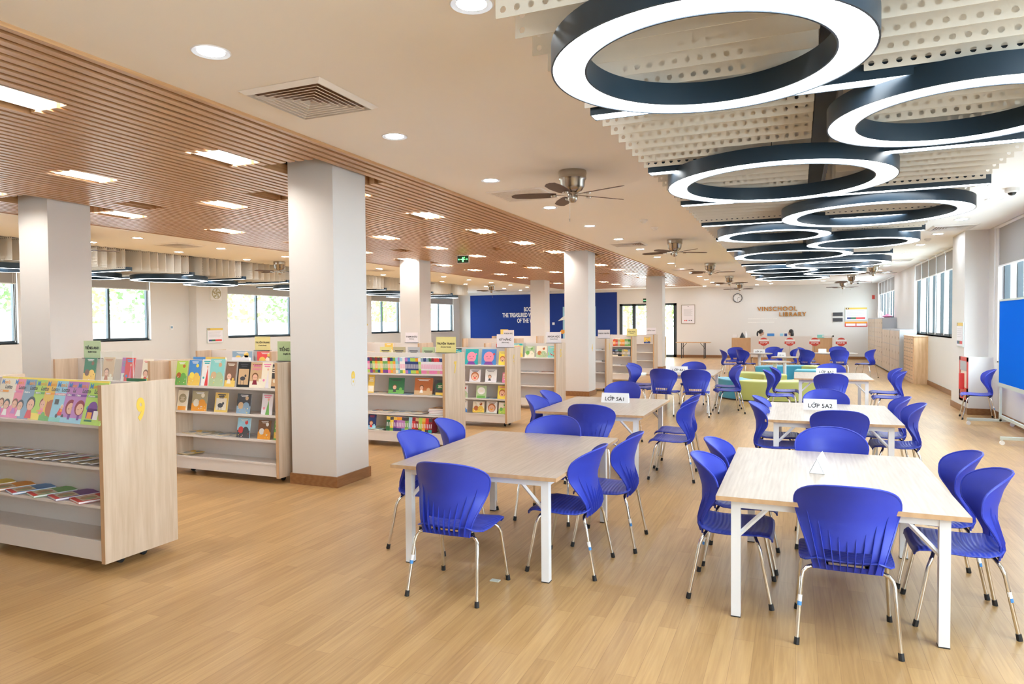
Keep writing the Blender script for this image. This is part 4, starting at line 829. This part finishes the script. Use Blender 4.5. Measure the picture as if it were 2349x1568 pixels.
# spine rows
def spines(x0, x1, yf, z, cols, unit, hrange, trange, lean=0.0, dep=.15, second=None):
    x = x0; i = 0
    while x < x1:
        k = cols[min(len(cols)-1, int((x-x0)/(x1-x0)*len(cols)))]
        t = rnd.uniform(*trange); h = rnd.uniform(*hrange); top, mid, bot = k
        b = Bk(); c, p = b.mi(mid), b.mi('white'); tt = t-.0008
        b.box(0, tt, 0, dep, 0, h, c); b.box(.001, tt-.001, .004, dep-.004, h, h+.0005, p)
        b.box(0, tt, -.0006, 0, h*.76, h*.98, b.mi(top)); b.box(0, tt, -.0006, 0, h*.02, h*.22, b.mi(bot)); b.box(tt*.3, tt*.7, -.0009, 0, h*.32, h*.6, b.mi('signw' if mid not in ('white', 'signw') else 'rose'))
        o = b.build('comic_book' if z > .9 and yf < 8.5 else 'book', b.mats(), angle=0); o.location = (x, yf+.02, z+.001+abs(math.sin(lean))*t*0); o.rotation_euler = (0, lean, 0)
        nm = lambda k_: {'signw': 'pale', 'forest': 'dark-green', 'steel': 'slate', 'sky': 'sky-blue', 'lime': 'lime-green'}.get(k_, k_)
        tag(o, '%s book, %s band, %s' % (nm(mid), nm(top), unit), 'book', 'upright books, '+unit)
        x += t+(abs(lean)*.0); i += 1
CC = [('maroon', 'gold', 'sky'), ('navy', 'rose', 'lime'), ('maroon', 'forest', 'purple'), ('charcoal', 'lime', 'rust'), ('maroon', 'orange', 'green'), ('charcoal', 'lime', 'navy'), ('maroon', 'gold', 'orange'), ('signw', 'green', 'purple'), ('signw', 'green', 'purple'), ('maroon', 'orange', 'rose'), ('navy', 'lime', 'orange'),
      ('green', 'orange', 'tan'), ('sky', 'aqua', 'cream'), ('violet', 'steel', 'sky'), ('sky', 'white', 'green'), ('signw', 'white', 'yellow'), ('violet', 'navy', 'violet'), ('blue', 'navy', 'blue'), ('lime', 'navy', 'lime'), ('lime', 'navy', 'lime'), ('orange', 'navy', 'orange'), ('signw', 'lime', 'green'),
      ('steel', 'signw', 'rose'), ('navy', 'signw', 'rose'), ('steel', 'signw', 'tan'), ('forest', 'signw', 'rose'), ('maroon', 'signw', 'rose'), ('red', 'signw', 'rose'), ('red', 'signw', 'tan'), ('navy', 'signw', 'rose')]
spines(-5.44, -4.25, 7.79, .99, CC, 'top of unit 7', (.212, .216), (.0125, .0145), -.045)
spines(-5.12, -4.42, 7.79, .215, [('gold', 'forest', 'forest'), ('charcoal', 'yellow', 'green'), ('gold', 'purple', 'navy'), ('orange', 'violet', 'navy'), ('charcoal', 'violet', 'blue'), ('charcoal', 'green', 'lime'), ('sky', 'sky', 'charcoal'), ('maroon', 'red', 'charcoal'), ('tan', 'maroon', 'brown'), ('lime', 'lime', 'charcoal'), ('gold', 'orange', 'gold'), ('red', 'red', 'charcoal'), ('charcoal', 'maroon', 'teal')], 'bottom of unit 7', (.195, .2), (.022, .03), .09)
spines(-4.98, -4.27, 18.66, .99, [('cream', 'cream', 'tan'), ('navy', 'steel', 'navy'), ('signw', 'white', 'signw'), ('red', 'orange', 'red'), ('rust', 'red', 'rust'), ('khaki', 'sage', 'khaki'), ('gold', 'orange', 'rust'), ('orange', 'orange', 'rust'), ('green', 'sage', 'green'), ('forest', 'green', 'green')], 'top shelf under VĂN HỌC', (.19, .2), (.03, .036))
spines(-4.96, -4.27, 18.66, .71, [('black', 'charcoal', 'black'), ('charcoal', 'black', 'cream'), ('navy', 'black', 'cream'), ('steel', 'charcoal', 'cream'), ('forest', 'black', 'black'), ('khaki', 'khaki', 'gold'), ('gold', 'khaki', 'khaki'), ('steel', 'grey', 'steel')], 'second shelf under VĂN HỌC', (.18, .2), (.032, .038))
# flat piles
def flats(lst, unit):
    for i, (x, y, z, w, d, t, yaw, k, kind, words) in enumerate(lst):
        b = Bk(); body(b, w, d, t, k); art(b, kind, w, d, k, 'cream', 'steel', rnd)
        o = b.build('flat_book', b.mats(), angle=0); set_mat(o, (x, y, z+t), flat_rot(R(yaw)) @ Matrix.Translation((0, 0, -d)) @ Matrix.Translation((0, 0, 0)))
        tag(o, words+' lying flat, '+unit, 'book', 'books lying flat, '+unit)
flats([(-6.3, 5.79, .992, .26, .2, .004, 10, 'signw', 'text', 'white leaflet at left'), (-5.2, 5.79, .992, .22, .2, .004, -12, 'tan', 'text', 'tan leaflet at right'), (-6.2, 5.79, .452, .2, .23, .005, -15, 'gold', 'scene', 'ochre magazine'), (-6.0, 5.79, .454, .2, .24, .004, -20, 'khaki', 'scene', 'olive magazine'),
       (-5.75, 5.79, .452, .22, .24, .005, -14, 'grey', 'scene', 'grey magazine'), (-5.52, 5.79, .458, .18, .2, .004, -20, 'signw', 'scene', 'white magazine'), (-6.3, 5.79, .216, .2, .22, .004, -12, 'gold', 'scene', 'golden booklet on lowest shelf')], 'on unit left of the column')
flats([(-5.32, 8.05, .712, .28, .23, .006, 8, 'tan', 'scene', 'tan magazine at left'), (-4.9, 8.05, .712, .34, .24, .004, -2, 'steel', 'text', 'blue grey leaflet in the middle'), (-4.35, 8.05, .714, .18, .22, .006, -6, 'sage', 'text', 'green magazine at right'), (-5.33, 8.06, .452, .2, .24, .01, 5, 'rust', 'scene', 'red brown magazine'), (-5.12, 8.06, .454, .2, .25, .012, -12, 'khaki', 'scene', 'olive magazine second from left'),
       (-4.9, 8.06, .452, .22, .25, .012, 8, 'grey', 'scene', 'grey magazine in the middle'), (-4.68, 8.06, .456, .22, .24, .01, -8, 'tan', 'scene', 'tan magazine right of the middle'), (-5.28, 8.06, .217, .26, .24, .012, -14, 'sage', 'text', 'pale green magazine, bottom'),
       (-4.37, 8.05, .452, .24, .2, .02, 0, 'forest', 'text', 'green book, lowest of the stack'), (-4.37, 8.05, .473, .22, .2, .02, 2, 'red', 'text', 'red book in the stack'), (-4.37, 8.05, .494, .23, .2, .02, -2, 'blue', 'text', 'blue book in the stack'), (-4.37, 8.05, .515, .22, .2, .02, 1, 'orange', 'text', 'orange book, top of the stack')], 'on unit 7')
flats([(-4.97, 12.45, .712, .2, .24, .005, 12, 'grey', 'text', 'grey booklet at left'), (-4.73, 12.45, .712, .2, .24, .005, 12, 'signw', 'text', 'white booklet in the middle'), (-4.45, 12.45, .712, .22, .24, .005, 12, 'rust', 'text', 'brown booklet at right')], 'on second shelf of unit 5')
flats([(-4.95, 10.08, .712, .2, .22, .004, 8, 'signw', 'text', 'white booklet, second shelf'), (-4.5, 10.08, .452, .25, .22, .004, -8, 'steel', 'text', 'grey booklet, third shelf'), (-4.6, 10.08, .217, .3, .22, .004, 4, 'sage', 'text', 'green booklet, bottom shelf')], 'on unit 6')
flats([(-4.45, 16.15, .992, .2, .22, .02, 8, 'charcoal', 'text', 'dark book on top shelf'), (-4.45, 16.15, .712, .2, .22, .03, 8, 'grey', 'text', 'grey book on second shelf'), (-4.4, 16.15, .452, .2, .22, .01, 8, 'brown', 'text', 'brown book on third shelf'), (-4.7, 18.9, .452, .3, .24, .03, 4, 'signw', 'text', 'thick white album'), (-4.5, 18.9, .217, .5, .24, .02, 0, 'cream', 'text', 'wide cream album')], 'right of the second column')
# loose things on the rear rows
for i, (x, y, k, cn, w, u) in enumerate([(-7.4, 8.06, 'red', 'red', .34, 'left rear unit beside yellow card'), (-7.9, 8.1, 'steel', 'blue grey', .4, 'left rear unit'), (-7.75, 10.1, 'sky', 'sky blue', .3, 'rear unit beside KỸ NĂNG card'), (-8.0, 10.12, 'tan', 'tan', .3, 'rear unit beside KỸ NĂNG card'), (-7.9, 12.2, 'gold', 'yellow', .2, 'rear unit beside THAM KHẢO card'),
        (-5.2, 9.95, 'charcoal', 'charcoal', .3, 'unit 6'), (-5.35, 12.35, 'red', 'red', .3, 'unit 5'), (-5.1, 12.4, 'teal', 'teal', .28, 'unit 5'), (-8.4, 19.4, 'maroon', 'dark red', .35, 'unit before the navy wall')]):
    b = Bk(); body(b, w, .24, .03, k); art(b, 'scene', w, .24, k, 'cream', 'gold', rnd); stand(b, (x, y, 1.01), 0.0, 0, cn+' wide book standing atop the '+u)
# ================================================================ back wall
BY = YB-.001
r = thing('felt_panel', 'big navy blue felt wall panel with white quotation', 'wall panel', (0, BY, 0))
MB().box(-15.95, -8.05, -.02, 0, .12, 3.12).build('felt', M['felt'], r, angle=0)
for i, l in enumerate(('BOOKS ARE', 'THE TREASURED WEALTH', 'OF THE WORLD')): text(l, .30, M['paper'], r, (-11.9, -.025, 2.26-.29*i), align='RIGHT', bold=.008, sx=.62)
r = thing('cutout_mural', 'light blue panel with a white bird and orange fish on the navy wall', 'mural', (-9.95, BY-.03, 0))
MB().box(-.85, .85, -.01, 0, .55, 2.45).build('panel', INKM['sky'], r, angle=0)
b = MB(); b.prism([(-1.1, 1.75), (-.85, 1.95), (-.3, 2.2), (.1, 2.3), (-.2, 2.0), (.2, 1.9), (-.5, 1.85)], 0, .01); 
for k in range(len(b.v)): x, y, z = b.v[k]; b.v[k] = (x, -.012-z, y)
b.build('bird', INKM['white'], r, angle=0)
b = MB(); b.prism([(-1.05, 1.15), (-.9, 1.32), (-.6, 1.25), (-.5, 1.33), (-.5, 1.1), (-.65, 1.18), (-.85, 1.1)], 0, .01)
for k in range(len(b.v)): x, y, z = b.v[k]; b.v[k] = (x, -.012-z, y)
b.build('fish', INKM['orange'], r, angle=0)
MB().box(-.55, -.2, -.013, -.01, .7, 1.0).build('sea_patch', INKM['teal'], r, angle=0)
tag(MB().box(-.06, .06, -.012, 0, -.06, .06).build('light_switch', M['white'], None, (-11.3, BY-.022, 1.62), angle=0), 'white switch plate on the navy wall', 'switch')
r = thing('framed_notice', 'white framed notice left of the clock with row of red and blue dots', 'notice', (-4.67, BY, 1.57))
MB().box(-.31, .31, -.02, 0, 0, .88).build('frame', M['nickel'], r, angle=0)
b = Bk(); b.r(-.29, .29, .02, .86, 'signw'); b.d(0, .80, .02, 'charcoal', 2)
for i in range(11): b.r(-.2, .2-.03*(i % 3), .66-.03*i, .668-.03*i, 'grey', 2)
for i, k in enumerate(('red', 'red', 'steel', 'navy', 'charcoal')): b.d(-.15+.075*i, .15, .026, k, 2)
o = b.build('print', b.mats(), r, angle=0); o.location = (0, -.021, 0)
r = thing('wall_clock', 'round grey rimmed wall clock on back wall', 'clock', (-2.48, BY, 2.72))
b = MB(); b.T = Matrix.Rotation(PI/2, 4, 'X'); b.lathe([(.175, 0), (.205, 0), (.205, .04), (.18, .045), (.175, .02)], n=40, closed=True); b.build('rim', INKM['charcoal'], r)
MB().disc((0, -.015, 0), .178, 36, 0, 'y').build('dial', M['paper'], r, angle=0)
b = MB()
for k in range(12): b.T = Matrix.Rotation(k*PI/6, 4, 'Y'); b.box(-.004, .004, -.018, -.016, .14, .165)
b.T = Matrix.Rotation(R(75), 4, 'Y'); b.box(-.006, .006, -.02, -.018, 0, .09); b.T = Matrix.Rotation(R(180), 4, 'Y'); b.box(-.004, .004, -.022, -.02, 0, .13); b.T = None
b.build('hands', M['txt'], r, angle=0)
r = thing('wall_letters', 'copper coloured raised letters VINSCHOOL LIBRARY on the back wall', 'letters', (0, BY, 0))
text('VINSCHOOL', .26, M['gold'], r, (-1.63, -.03, 2.12), align='LEFT', bold=.004, ext=.012, space=1.16, sx=1.0); text('LIBRARY', .26, M['gold'], r, (-.73, -.03, 1.87), align='LEFT', bold=.004, ext=.012, space=1.16, sx=1.0)
r = thing('wall_lettering', 'two faint lines of tiny raised lettering below VINSCHOOL sign', 'letters', (0, BY, 0))
b = MB()
for j in range(2):
    for i in range(30-3*j): b.box(-2.03+.041*i, -2.03+.041*i+.028, -.01, 0, 1.755-.16*j, 1.79-.16*j)
b.build('letters', M['offw'], r, angle=0)
for i, z in enumerate((1.86, 1.62)): tag(MB().box(-.19, .19, -.03, 0, 0, .15).build('wall_plaque', INKM['charcoal'], None, (1.625, BY, z), angle=0), 'dark grey oblong plaque on back wall, '+('upper' if i == 0 else 'lower')+' of the two', 'plaque')
def infoboard(loc, rz, w, h, label, rail=False):
    r = thing('notice_board', label, 'notice board', loc, rz)
    MB().box(-w/2, w/2, -.015, 0, 0, h).build('backing', M['alu'], r, angle=0)
    b = Bk(); b.r(-w*.47, w*.47, h*.04, h*.84, 'signw'); b.r(-w*.48, w*.48, h*.85, h*.98, 'gold'); b.r(-w*.46, -w*.32, h*.86, h*.97, 'brown', 2); b.d(-w*.39, h*.915, h*.035, 'cream', 3)
    for i in range(5): b.r(-w*.4, w*.35-.05*w*(i % 3), h*(.72-.08*i), h*(.735-.08*i), 'grey', 2)
    b.r(-w*.4, -w*.22, h*.12, h*.24, 'navy', 2); b.r(-w*.22, -.0*w, h*.12, h*.24, 'forest', 2); b.r(0, w*.4, h*.12, h*.24, 'red', 2)
    o = b.build('print', b.mats(), r, angle=0); o.location = (0, -.016, 0)
    if rail: q = Bk(); q.r(-w/2, w/2, -.26, -.05, 'red'); q.r(-w/2, w/2, -.12, -.05, 'orange', 2); q.r(-w*.46, -w*.02, -.23, -.13, 'signw', 2); q.r(w*.02, w*.46, -.23, -.13, 'signw', 2); o = q.build('pocket_strip', q.mats(), r, angle=0); o.location = (0, -.012, 0)
infoboard((2.33, BY, 1.66), 0, .86, .56, 'wide notice board with gold header and red strip at far right of the back wall', True)
infoboard((2.758, 14.62, 1.16), -PI/2, .52, .45, 'narrow looking notice board on the right pillar above red cabinet')
infoboard((XL+.302, 15.62, 1.12), PI/2, .62, .46, 'notice board on left pilaster below the extractor fan')
infoboard((XL+.302, 23.3, 1.18), PI/2, .6, .5, 'notice board on the left wall seen between two columns')
tag(MB().box(-.05, .05, -.04, 0, 0, .16).build('alarm_beacon', M['red'], None, (2.98, BY, 2.56), angle=0), 'small red alarm box high in the far right corner', 'alarm')
r = thing('extractor_fan', 'square white extractor fan on the left pilaster', 'fan', (XL+.3, 15.65, 2.62), PI/2)
MB().box(-.2, .2, -.06, 0, -.2, .2).build('case', M['white'], r, angle=0)
b = MB(); b.T = Matrix.Rotation(PI/2, 4, 'X'); b.lathe([(.15, .061), (.165, .061), (.165, .075), (.15, .075)], n=30, closed=True); b.T = None
for k in range(5): b.T = Matrix.Rotation(2*PI*k/5, 4, 'Y'); b.add([(-.02, -.064, .02), (.05, -.07, .13), (-.01, -.066, .145), (-.045, -.064, .06)], [(0, 1, 2, 3)])
b.T = None; b.disc((0, -.072, 0), .035, 14, 0, 'y'); b.build('impeller', INKM['khaki'], r, angle=0)
r = thing('extractor_fan', 'square white extractor fan on the left wall seen between two columns', 'fan', (XL+.3, 23.3, 2.6), PI/2)
MB().box(-.2, .2, -.06, 0, -.2, .2).build('case', M['white'], r, angle=0)
b = MB(); b.T = Matrix.Rotation(PI/2, 4, 'X'); b.lathe([(.15, .061), (.165, .061), (.165, .075), (.15, .075)], n=30, closed=True); b.T = None; b.disc((0, -.072, 0), .05, 14, 0, 'y'); b.build('impeller', INKM['khaki'], r, angle=0)
r = thing('thermostat', 'small white and dark wall controller between left windows', 'thermostat', (XL, 14.32, 1.6), PI/2); MB().box(-.05, .05, -.02, 0, -.06, .06).build('case', M['white'], r, angle=0); MB().box(-.035, .035, -.022, -.02, -.02, .04).build('screen', INKM['steel'], r, angle=0)

# folding table and sign stand by the back doors
r = thing('folding_table', 'narrow folding table with black legs against the back wall', 'table', (-4.35, 31.9, 0))
MB().box(-.75, .75, -.3, .3, .70, .73).build('tabletop', M['deskwood'], r, angle=0)
for sx in (-1, 1):
    for sy in (-1, 1):
        MB().cyl((sx*.5, sy*.25, 0), (sx*.5, sy*.25, .70), .018, n=8).build('leg', M['black'], r)
    MB().tube([(sx*.5, 0, .45), (sx*.3, 0, .69)], .012, 6).tube([(sx*.5, -.25, .45), (sx*.5, .25, .45)], .012, 6).build('strut', M['black'], r)
r = thing('floor_stand', 'tall black and red framed stand before the glazed doors', 'stand', (-5.75, 31.6, 0))
MB().box(-.33, -.29, -.02, .02, .02, 1.0).build('upright', M['black'], r, angle=0); MB().box(.16, .22, -.02, .02, .02, 1.0).build('upright', INKM['khaki'], r, angle=0)
MB().box(-.33, .22, -.015, .015, .97, 1.0).build('crossbar', M['red'], r, angle=0); MB().box(-.42, .35, -.15, .15, 0, .02).build('base', M['white'], r, angle=0)

# reception desk
r = thing('reception_desk', 'long white fronted reception desk with pale wood ends below the copper letters', 'desk', (0, 28.5, 0))
MB().box(-1.68, .55, -.02, .03, .24, 1.07).build('front_panel', M['board'], r, angle=0)
MB().box(-2.4, -1.68, .02, .75, 0, 1.0).build('left_cabinet', M['deskwood'], r, angle=0)
MB().box(.55, 1.24, .02, .75, 0, 1.0).build('right_cabinet', M['deskwood'], r, angle=0)
MB().box(1.24, 1.30, -.02, .75, 0, 1.1).box(.9, 1.30, -.02, .2, 1.04, 1.10).build('white_frame', M['board'], r, angle=0)
MB().box(-1.68, .55, .03, .7, .72, .75).build('worktop', M['board'], r, angle=0)
MB().box(-1.6, .5, .05, .08, 0, .24).build('toe_board', M['deskwood'], r, angle=0)
tag(MB().lathe([(0, 0), (.06, 0), (.065, .12), (.03, .22), (.02, .26), (0, .26)], n=16).build('white_bottle', M['white'], None, (-1.9, 28.9, 1.0)), 'white bottle standing on left cabinet of the desk', 'bottle')
tag(MB().lathe([(0, 0), (.12, 0), (.02, .2), (0, .22)], n=5).build('desk_ornament', M['black'], None, (-2.02, 28.8, 1.0)), 'black pointed ornament beside white bottle on the desk', 'ornament')
tag(MB().box(-.09, .09, -.04, .04, 0, .12).build('paper_box', M['paper'], None, (-2.3, 28.9, 1.0), angle=0), 'white small box at left end of the desk', 'box')
for i, (x, w, k, n, l) in enumerate([(-.95, .26, 'blue', 'blue_folder', 'row of blue folders on the desk between two people'), (-.55, .12, 'sky', 'desk_box', 'pale blue small box on the desk'), (-.40, .10, 'navy', 'desk_box', 'navy small box on the desk next to the right person'), (.85, .24, 'aqua', 'tissue_box', 'aqua box on the right cabinet of the desk')]):
    z = 1.0 if x > .6 else .75; h = .12 if x > .6 else .42
    tag(MB().box(-w/2, w/2, -.08, .08, 0, h).build(n, INKM[k], None, (x, 28.9, z), angle=0), l, 'box')

# people behind the desk
def capsule(b, a, c, r0, r1): b.ball(a, r0, 6); b.ball(c, r1, 6); b.cyl(a, c, r0, r1, 14)
def make_person(x, y, face, label, hairstyle):
    t = thing('person', label, 'person', (x, y, 0), face)
    # seated figure, local +Y is forward; seat height .45
    b = MB()
    b.ball((0, .0, 1.13), (.073, .092, .115), 10); b.ball((0, .05, 1.09), (.055, .05, .07), 8); b.ball((0, .098, 1.115), (.012, .02, .02), 6)
    for s_ in (-1, 1): b.ball((s_*.073, -.0, 1.12), (.012, .02, .03), 6)
    capsule(b, (0, -.01, 1.05), (0, -.02, .93), .05, .055)
    b.ball((0, -.02, .84), (.19, .11, .14), 10); b.ball((0, -.02, .68), (.15, .10, .18), 10); b.ball((0, -.02, .52), (.17, .13, .12), 10)
    for s_ in (-1, 1):
        sh, el, wr = (s_*.18, -.02, .89), (s_*.23, .05, .68), (s_*.14, .29, .775)
        capsule(b, sh, el, .052, .042); capsule(b, el, wr, .042, .028)
        b.ball((s_*.12, .335, .778), (.038, .045, .016), 8)
        for k in range(4):
            fx = s_*(.148-.019*k); L_ = [.058, .068, .072, .062][k]
            capsule(b, (fx, .365, .78), (fx-s_*.002, .365+L_*.55, .784), .0088, .0082); capsule(b, (fx-s_*.002, .365+L_*.55, .784), (fx-s_*.003, .365+L_, .772), .0082, .0075)
        capsule(b, (s_*.09, .315, .776), (s_*.065, .35, .775), .011, .009)
        capsule(b, (s_*.09, .02, .50), (s_*.10, .40, .47), .082, .058); capsule(b, (s_*.10, .40, .46), (s_*.10, .38, .09), .055, .038); b.ball((s_*.10, .44, .04), (.042, .11, .038), 8)
    body_ = b.build('body', [M['skin']], t); md = body_.modifiers.new('one_surface', 'REMESH'); md.mode = 'VOXEL'; md.voxel_size = .007; md.use_smooth_shade = True
    b = MB()
    for s_ in (-1, 1): b.ball((s_*.03, .087, 1.135), (.011, .008, .007), 6)
    b.build('eyes', M['txt'], t); b = MB(); b.ball((0, .101, 1.073), (.024, .008, .006), 6); b.build('mouth', INKM['maroon'], t)
    b = MB(); b.ball((0, -.012, 1.155), (.086, .10, .105), 10)
    keep = [f for f in b.f if not all(b.v[i][1] > .035 and b.v[i][2] < 1.19 for i in f) and not all(b.v[i][2] < 1.08 for i in f)]; b.f = keep; b.m = [0]*len(keep)
    if hairstyle == 'tail': b.ball((0, -.13, 1.16), (.035, .04, .04), 8); b.ball((0, -.16, 1.07), (.03, .035, .10), 8)
    else: b.ball((0, -.06, 1.06), (.088, .06, .12), 8); 
    b.m = [0]*len(b.f); b.build('hair', M['hair'], t)
    b = MB(); b.ball((0, -.02, .83), (.205, .125, .155), 10); b.ball((0, -.02, .68), (.165, .115, .20), 10); b.ball((0, -.02, .54), (.182, .142, .13), 10); b.lathe([(.062, .96), (.075, .94), (.12, .90)], (0, -.015, 0), 16)
    for s_ in (-1, 1): capsule(b, (s_*.18, -.02, .89), (s_*.225, .035, .72), .064, .056)
    b.build('shirt', M['shirt'], t)
    b = MB()
    for s_ in (-1, 1): capsule(b, (s_*.09, .02, .50), (s_*.10, .40, .47), .09, .066); capsule(b, (s_*.10, .40, .46), (s_*.10, .38, .11), .063, .05)
    b.build('trousers', M['trousers'], t)
    c = thing('office_stool', 'stool behind the desk under '+('the ponytailed person' if hairstyle == 'tail' else 'the bob haired person'), 'stool', (x, y, 0), face)
    MB().lathe([(0, .34), (.19, .34), (.2, .37), (.19, .40), (0, .41)], n=24).build('seat', M['txt'], c); MB().cyl((0, 0, .03), (0, 0, .34), .025).build('pole', M['chrome'], c); MB().lathe([(0, 0), (.22, 0), (.2, .03), (0, .04)], n=24).build('base', M['txt'], c)
    t.location.z = .07; 
make_person(-1.33, 29.55, R(-72), 'person with a black ponytail seated behind the desk, looking right', 'tail')
make_person(-.22, 29.6, R(60), 'person with black bobbed hair seated behind the desk, looking left', 'bob')

# red corner signs on thin stands
for i, (x, n) in enumerate([(-1.11, '04'), (-.23, '03'), (.59, '02'), (1.44, '01')]):
    r = thing('corner_sign', 'round red and white corner sign reading OCP '+n+' on a thin stand', 'sign', (x, 26.5, 0), 0, 'corner signs before the desk')
    b = MB(); b.disc((0, 0, .91), .15, 32, 0, 'y').disc((0, .012, .91), .15, 32, 0, 'y'); b.T = Matrix.Translation((0, .012, .91)) @ Matrix.Rotation(PI/2, 4, 'X'); b.lathe([(.15, 0), (.15, .012)], n=32); b.T = None
    b.build('red_disc', M['red'], r, angle=0)
    MB().box(-.165, .165, -.008, 0, .925, .995).build('white_band', M['paper'], r, angle=0); MB().box(-.175, .175, -.006, 0, .83, .925).build('red_band', M['red'], r, angle=0)
    text('OCP '+n, .075, M['paper'], r, (0, -.009, .85), bold=.002)
    MB().cyl((0, .006, .01), (0, .006, .77), .008, n=8).build('pole', M['nickel'], r); MB().lathe([(0, 0), (.12, 0), (.12, .008), (0, .014)], n=24).build('base', M['nickel'], r)

# ================================================================ right wall things
r = thing('cubby_locker', 'natural wood cubby locker with small round holes, nearest of the cabinets', 'locker', (0, 0, 0))
MB().box(2.80, XR, 20.3, 22.0, .0, 1.22).build('carcass', M['birch'], r, angle=0); MB().box(2.78, XR, 20.28, 22.02, 1.22, 1.24).build('top_board', M['birch'], r, angle=0)
for i in range(4):
    for j in range(5):
        y0, z0 = 20.32+.42*i, .04+.235*j; dr = MB().box(2.785, 2.80, y0+.008, y0+.41, z0, z0+.225).build('door', M['birch'], r, angle=0)
        b = MB()
        for p_ in range(3):
            for q in range(2): b.disc((2.7845, y0+.1+.1*p_, z0+.07+.09*q), .018, 10, 0, 'x')
        b.build('air_holes', M['dark'], dr, angle=0)
def metal_locker(y0, y1, h, ny, nz, label, xf=2.68):
    r = thing('metal_locker', label, 'locker', (0, 0, 0), 0, 'grey metal lockers')
    MB().box(xf+.012, XR-.005, y0, y1, .04, h).build('carcass', M['grey'], r, angle=0); MB().box(xf+.05, XR-.02, y0+.02, y1-.02, 0, .04).build('plinth', M['black'], r, angle=0)
    for i in range(ny):
        for j in range(nz):
            a, c = y0+.03+(y1-y0-.06)*i/ny, .07+(h-.1)*j/nz; d = MB().box(xf, xf+.012, a+.006, a+(y1-y0-.06)/ny-.006, c+.006, c+(h-.1)/nz-.006).build('door', M['door'], r, angle=0)
            MB().box(xf-.012, xf, a+.04, a+.055, c+(h-.1)/nz*.45, c+(h-.1)/nz*.6).build('handle', M['chrome'], d, angle=0)
metal_locker(22.08, 24.15, 1.38, 3, 3, 'low grey metal locker with pale doors next to wood cubby locker'); metal_locker(24.2, 26.25, 1.38, 3, 3, 'low grey metal locker with pale doors next to the tall one')
metal_locker(26.3, 28.8, 1.75, 4, 5, 'tall grey metal locker with pale doors, nearer one'); metal_locker(28.85, 31.3, 1.75, 4, 5, 'tall grey metal locker with pale doors by the back corner')
tag(MB().ball((0, 0, .045), (.16, .3, .045), 8).ball((.03, .1, .08), (.09, .14, .05), 8).build('pink_cloth', INKM['rose'], None, (2.9, 26.9, 1.75)), 'crumpled bright pink cloth on top of the tall locker', 'cloth')
for i, y in enumerate((27.6, 28.1)): tag(MB().lathe([(0, 0), (.05, 0), (.055, .14+.06*i), (.02, .2+.06*i), (0, .21+.06*i)], n=14).build('spray_bottle', M['white'], None, (2.82, y, 1.75)), 'white bottle on top of the tall locker, '+('shorter one by pink cloth' if i == 0 else 'taller one'), 'bottle')
r = thing('fire_cabinet', 'red fire extinguisher cabinet recessed in the right pillar', 'fire cabinet', (2.76, 14.33, .2), -PI/2)
MB().box(-.33, .33, -.012, 0, 0, .04).box(-.33, .33, -.012, 0, .72, .79).box(-.33, -.25, -.012, 0, 0, .79).box(.25, .33, -.012, 0, 0, .79).box(-.33, .33, -.012, 0, 0, .25).build('door_frame', M['red'], r, angle=0)
MB().box(-.25, .25, -.004, -.001, .25, .55).build('window', INKM['cream'], r, angle=0); MB().box(-.25, .25, -.013, -.002, .55, .72).build('instruction_plate', INKM['grey'], r, angle=0)
MB().cyl((.0, -.03, .22), (.0, -.03, .5), .05, n=16).build('extinguisher', INKM['red'], r)
r = thing('pinboard', 'bright blue felt pinboard on a wheeled pale green metal stand at right edge', 'pinboard', (2.9, 0, 0))
ya, yb = 10.75, 12.62
MB().box(-.01, .012, ya, yb, .68, 1.93).build('blue_felt', M['bboard'], r, angle=0)
MB().box(-.014, .016, ya-.03, ya, .62, 1.96).box(-.014, .016, yb, yb+.03, .62, 1.96).box(-.014, .016, ya, yb, .62, .68).box(-.014, .016, ya, yb, 1.93, 1.96).build('board_frame', M['alu'], r, angle=0)
for y in (ya-.02, yb+.01):
    MB().box(.0, .03, y-.02, y+.02, .08, 1.5).build('post', M['alu'], r, angle=0)
    f = MB().box(-.42, .19, y-.02, y+.02, .07, .11).build('foot_bar', M['alu'], r, angle=0)
    for x in (-.4, .17): MB().cyl((x, y-.012, .03), (x, y+.012, .03), .03, n=14).box(x-.01, x+.01, y-.01, y+.01, .03, .07).build('caster', M['white'], f)
MB().box(.0, .03, ya, yb, .14, .18).build('cross_bar', M['alu'], r, angle=0)
r = thing('blind_cord', 'white looped blind cord hanging on wall beside the right pillar', 'cord', (XR-.02, 13.9, 0))
MB().tube([(0, 0, ZC-.05), (0, 0, 1.3), (0, -.02, 1.24), (0, -.05, 1.3), (0, -.05, ZC-.05)], .005, 5).build('cord', M['white'], r)

# things alike in look are told apart by their order
def order_labels():
    byl = {}
    for o in sc.objects:
        if o.parent is None and o.get('label') and o.get('category'): byl.setdefault(o['label'], []).append(o)
    for l, os_ in byl.items():
        if len(os_) < 2: continue
        bk = os_[0]['category'] in ('book', 'booklet')
        os_.sort(key=lambda o: o.matrix_world.translation.x if bk else (o.location.x**2+o.location.y**2))
        for i, o in enumerate(os_): o['label'] = l+', '+ORD[i]+(' such from left' if bk else ' from viewer')
ORD[0:1] = ['first']; bpy.context.view_layer.update(); order_labels()
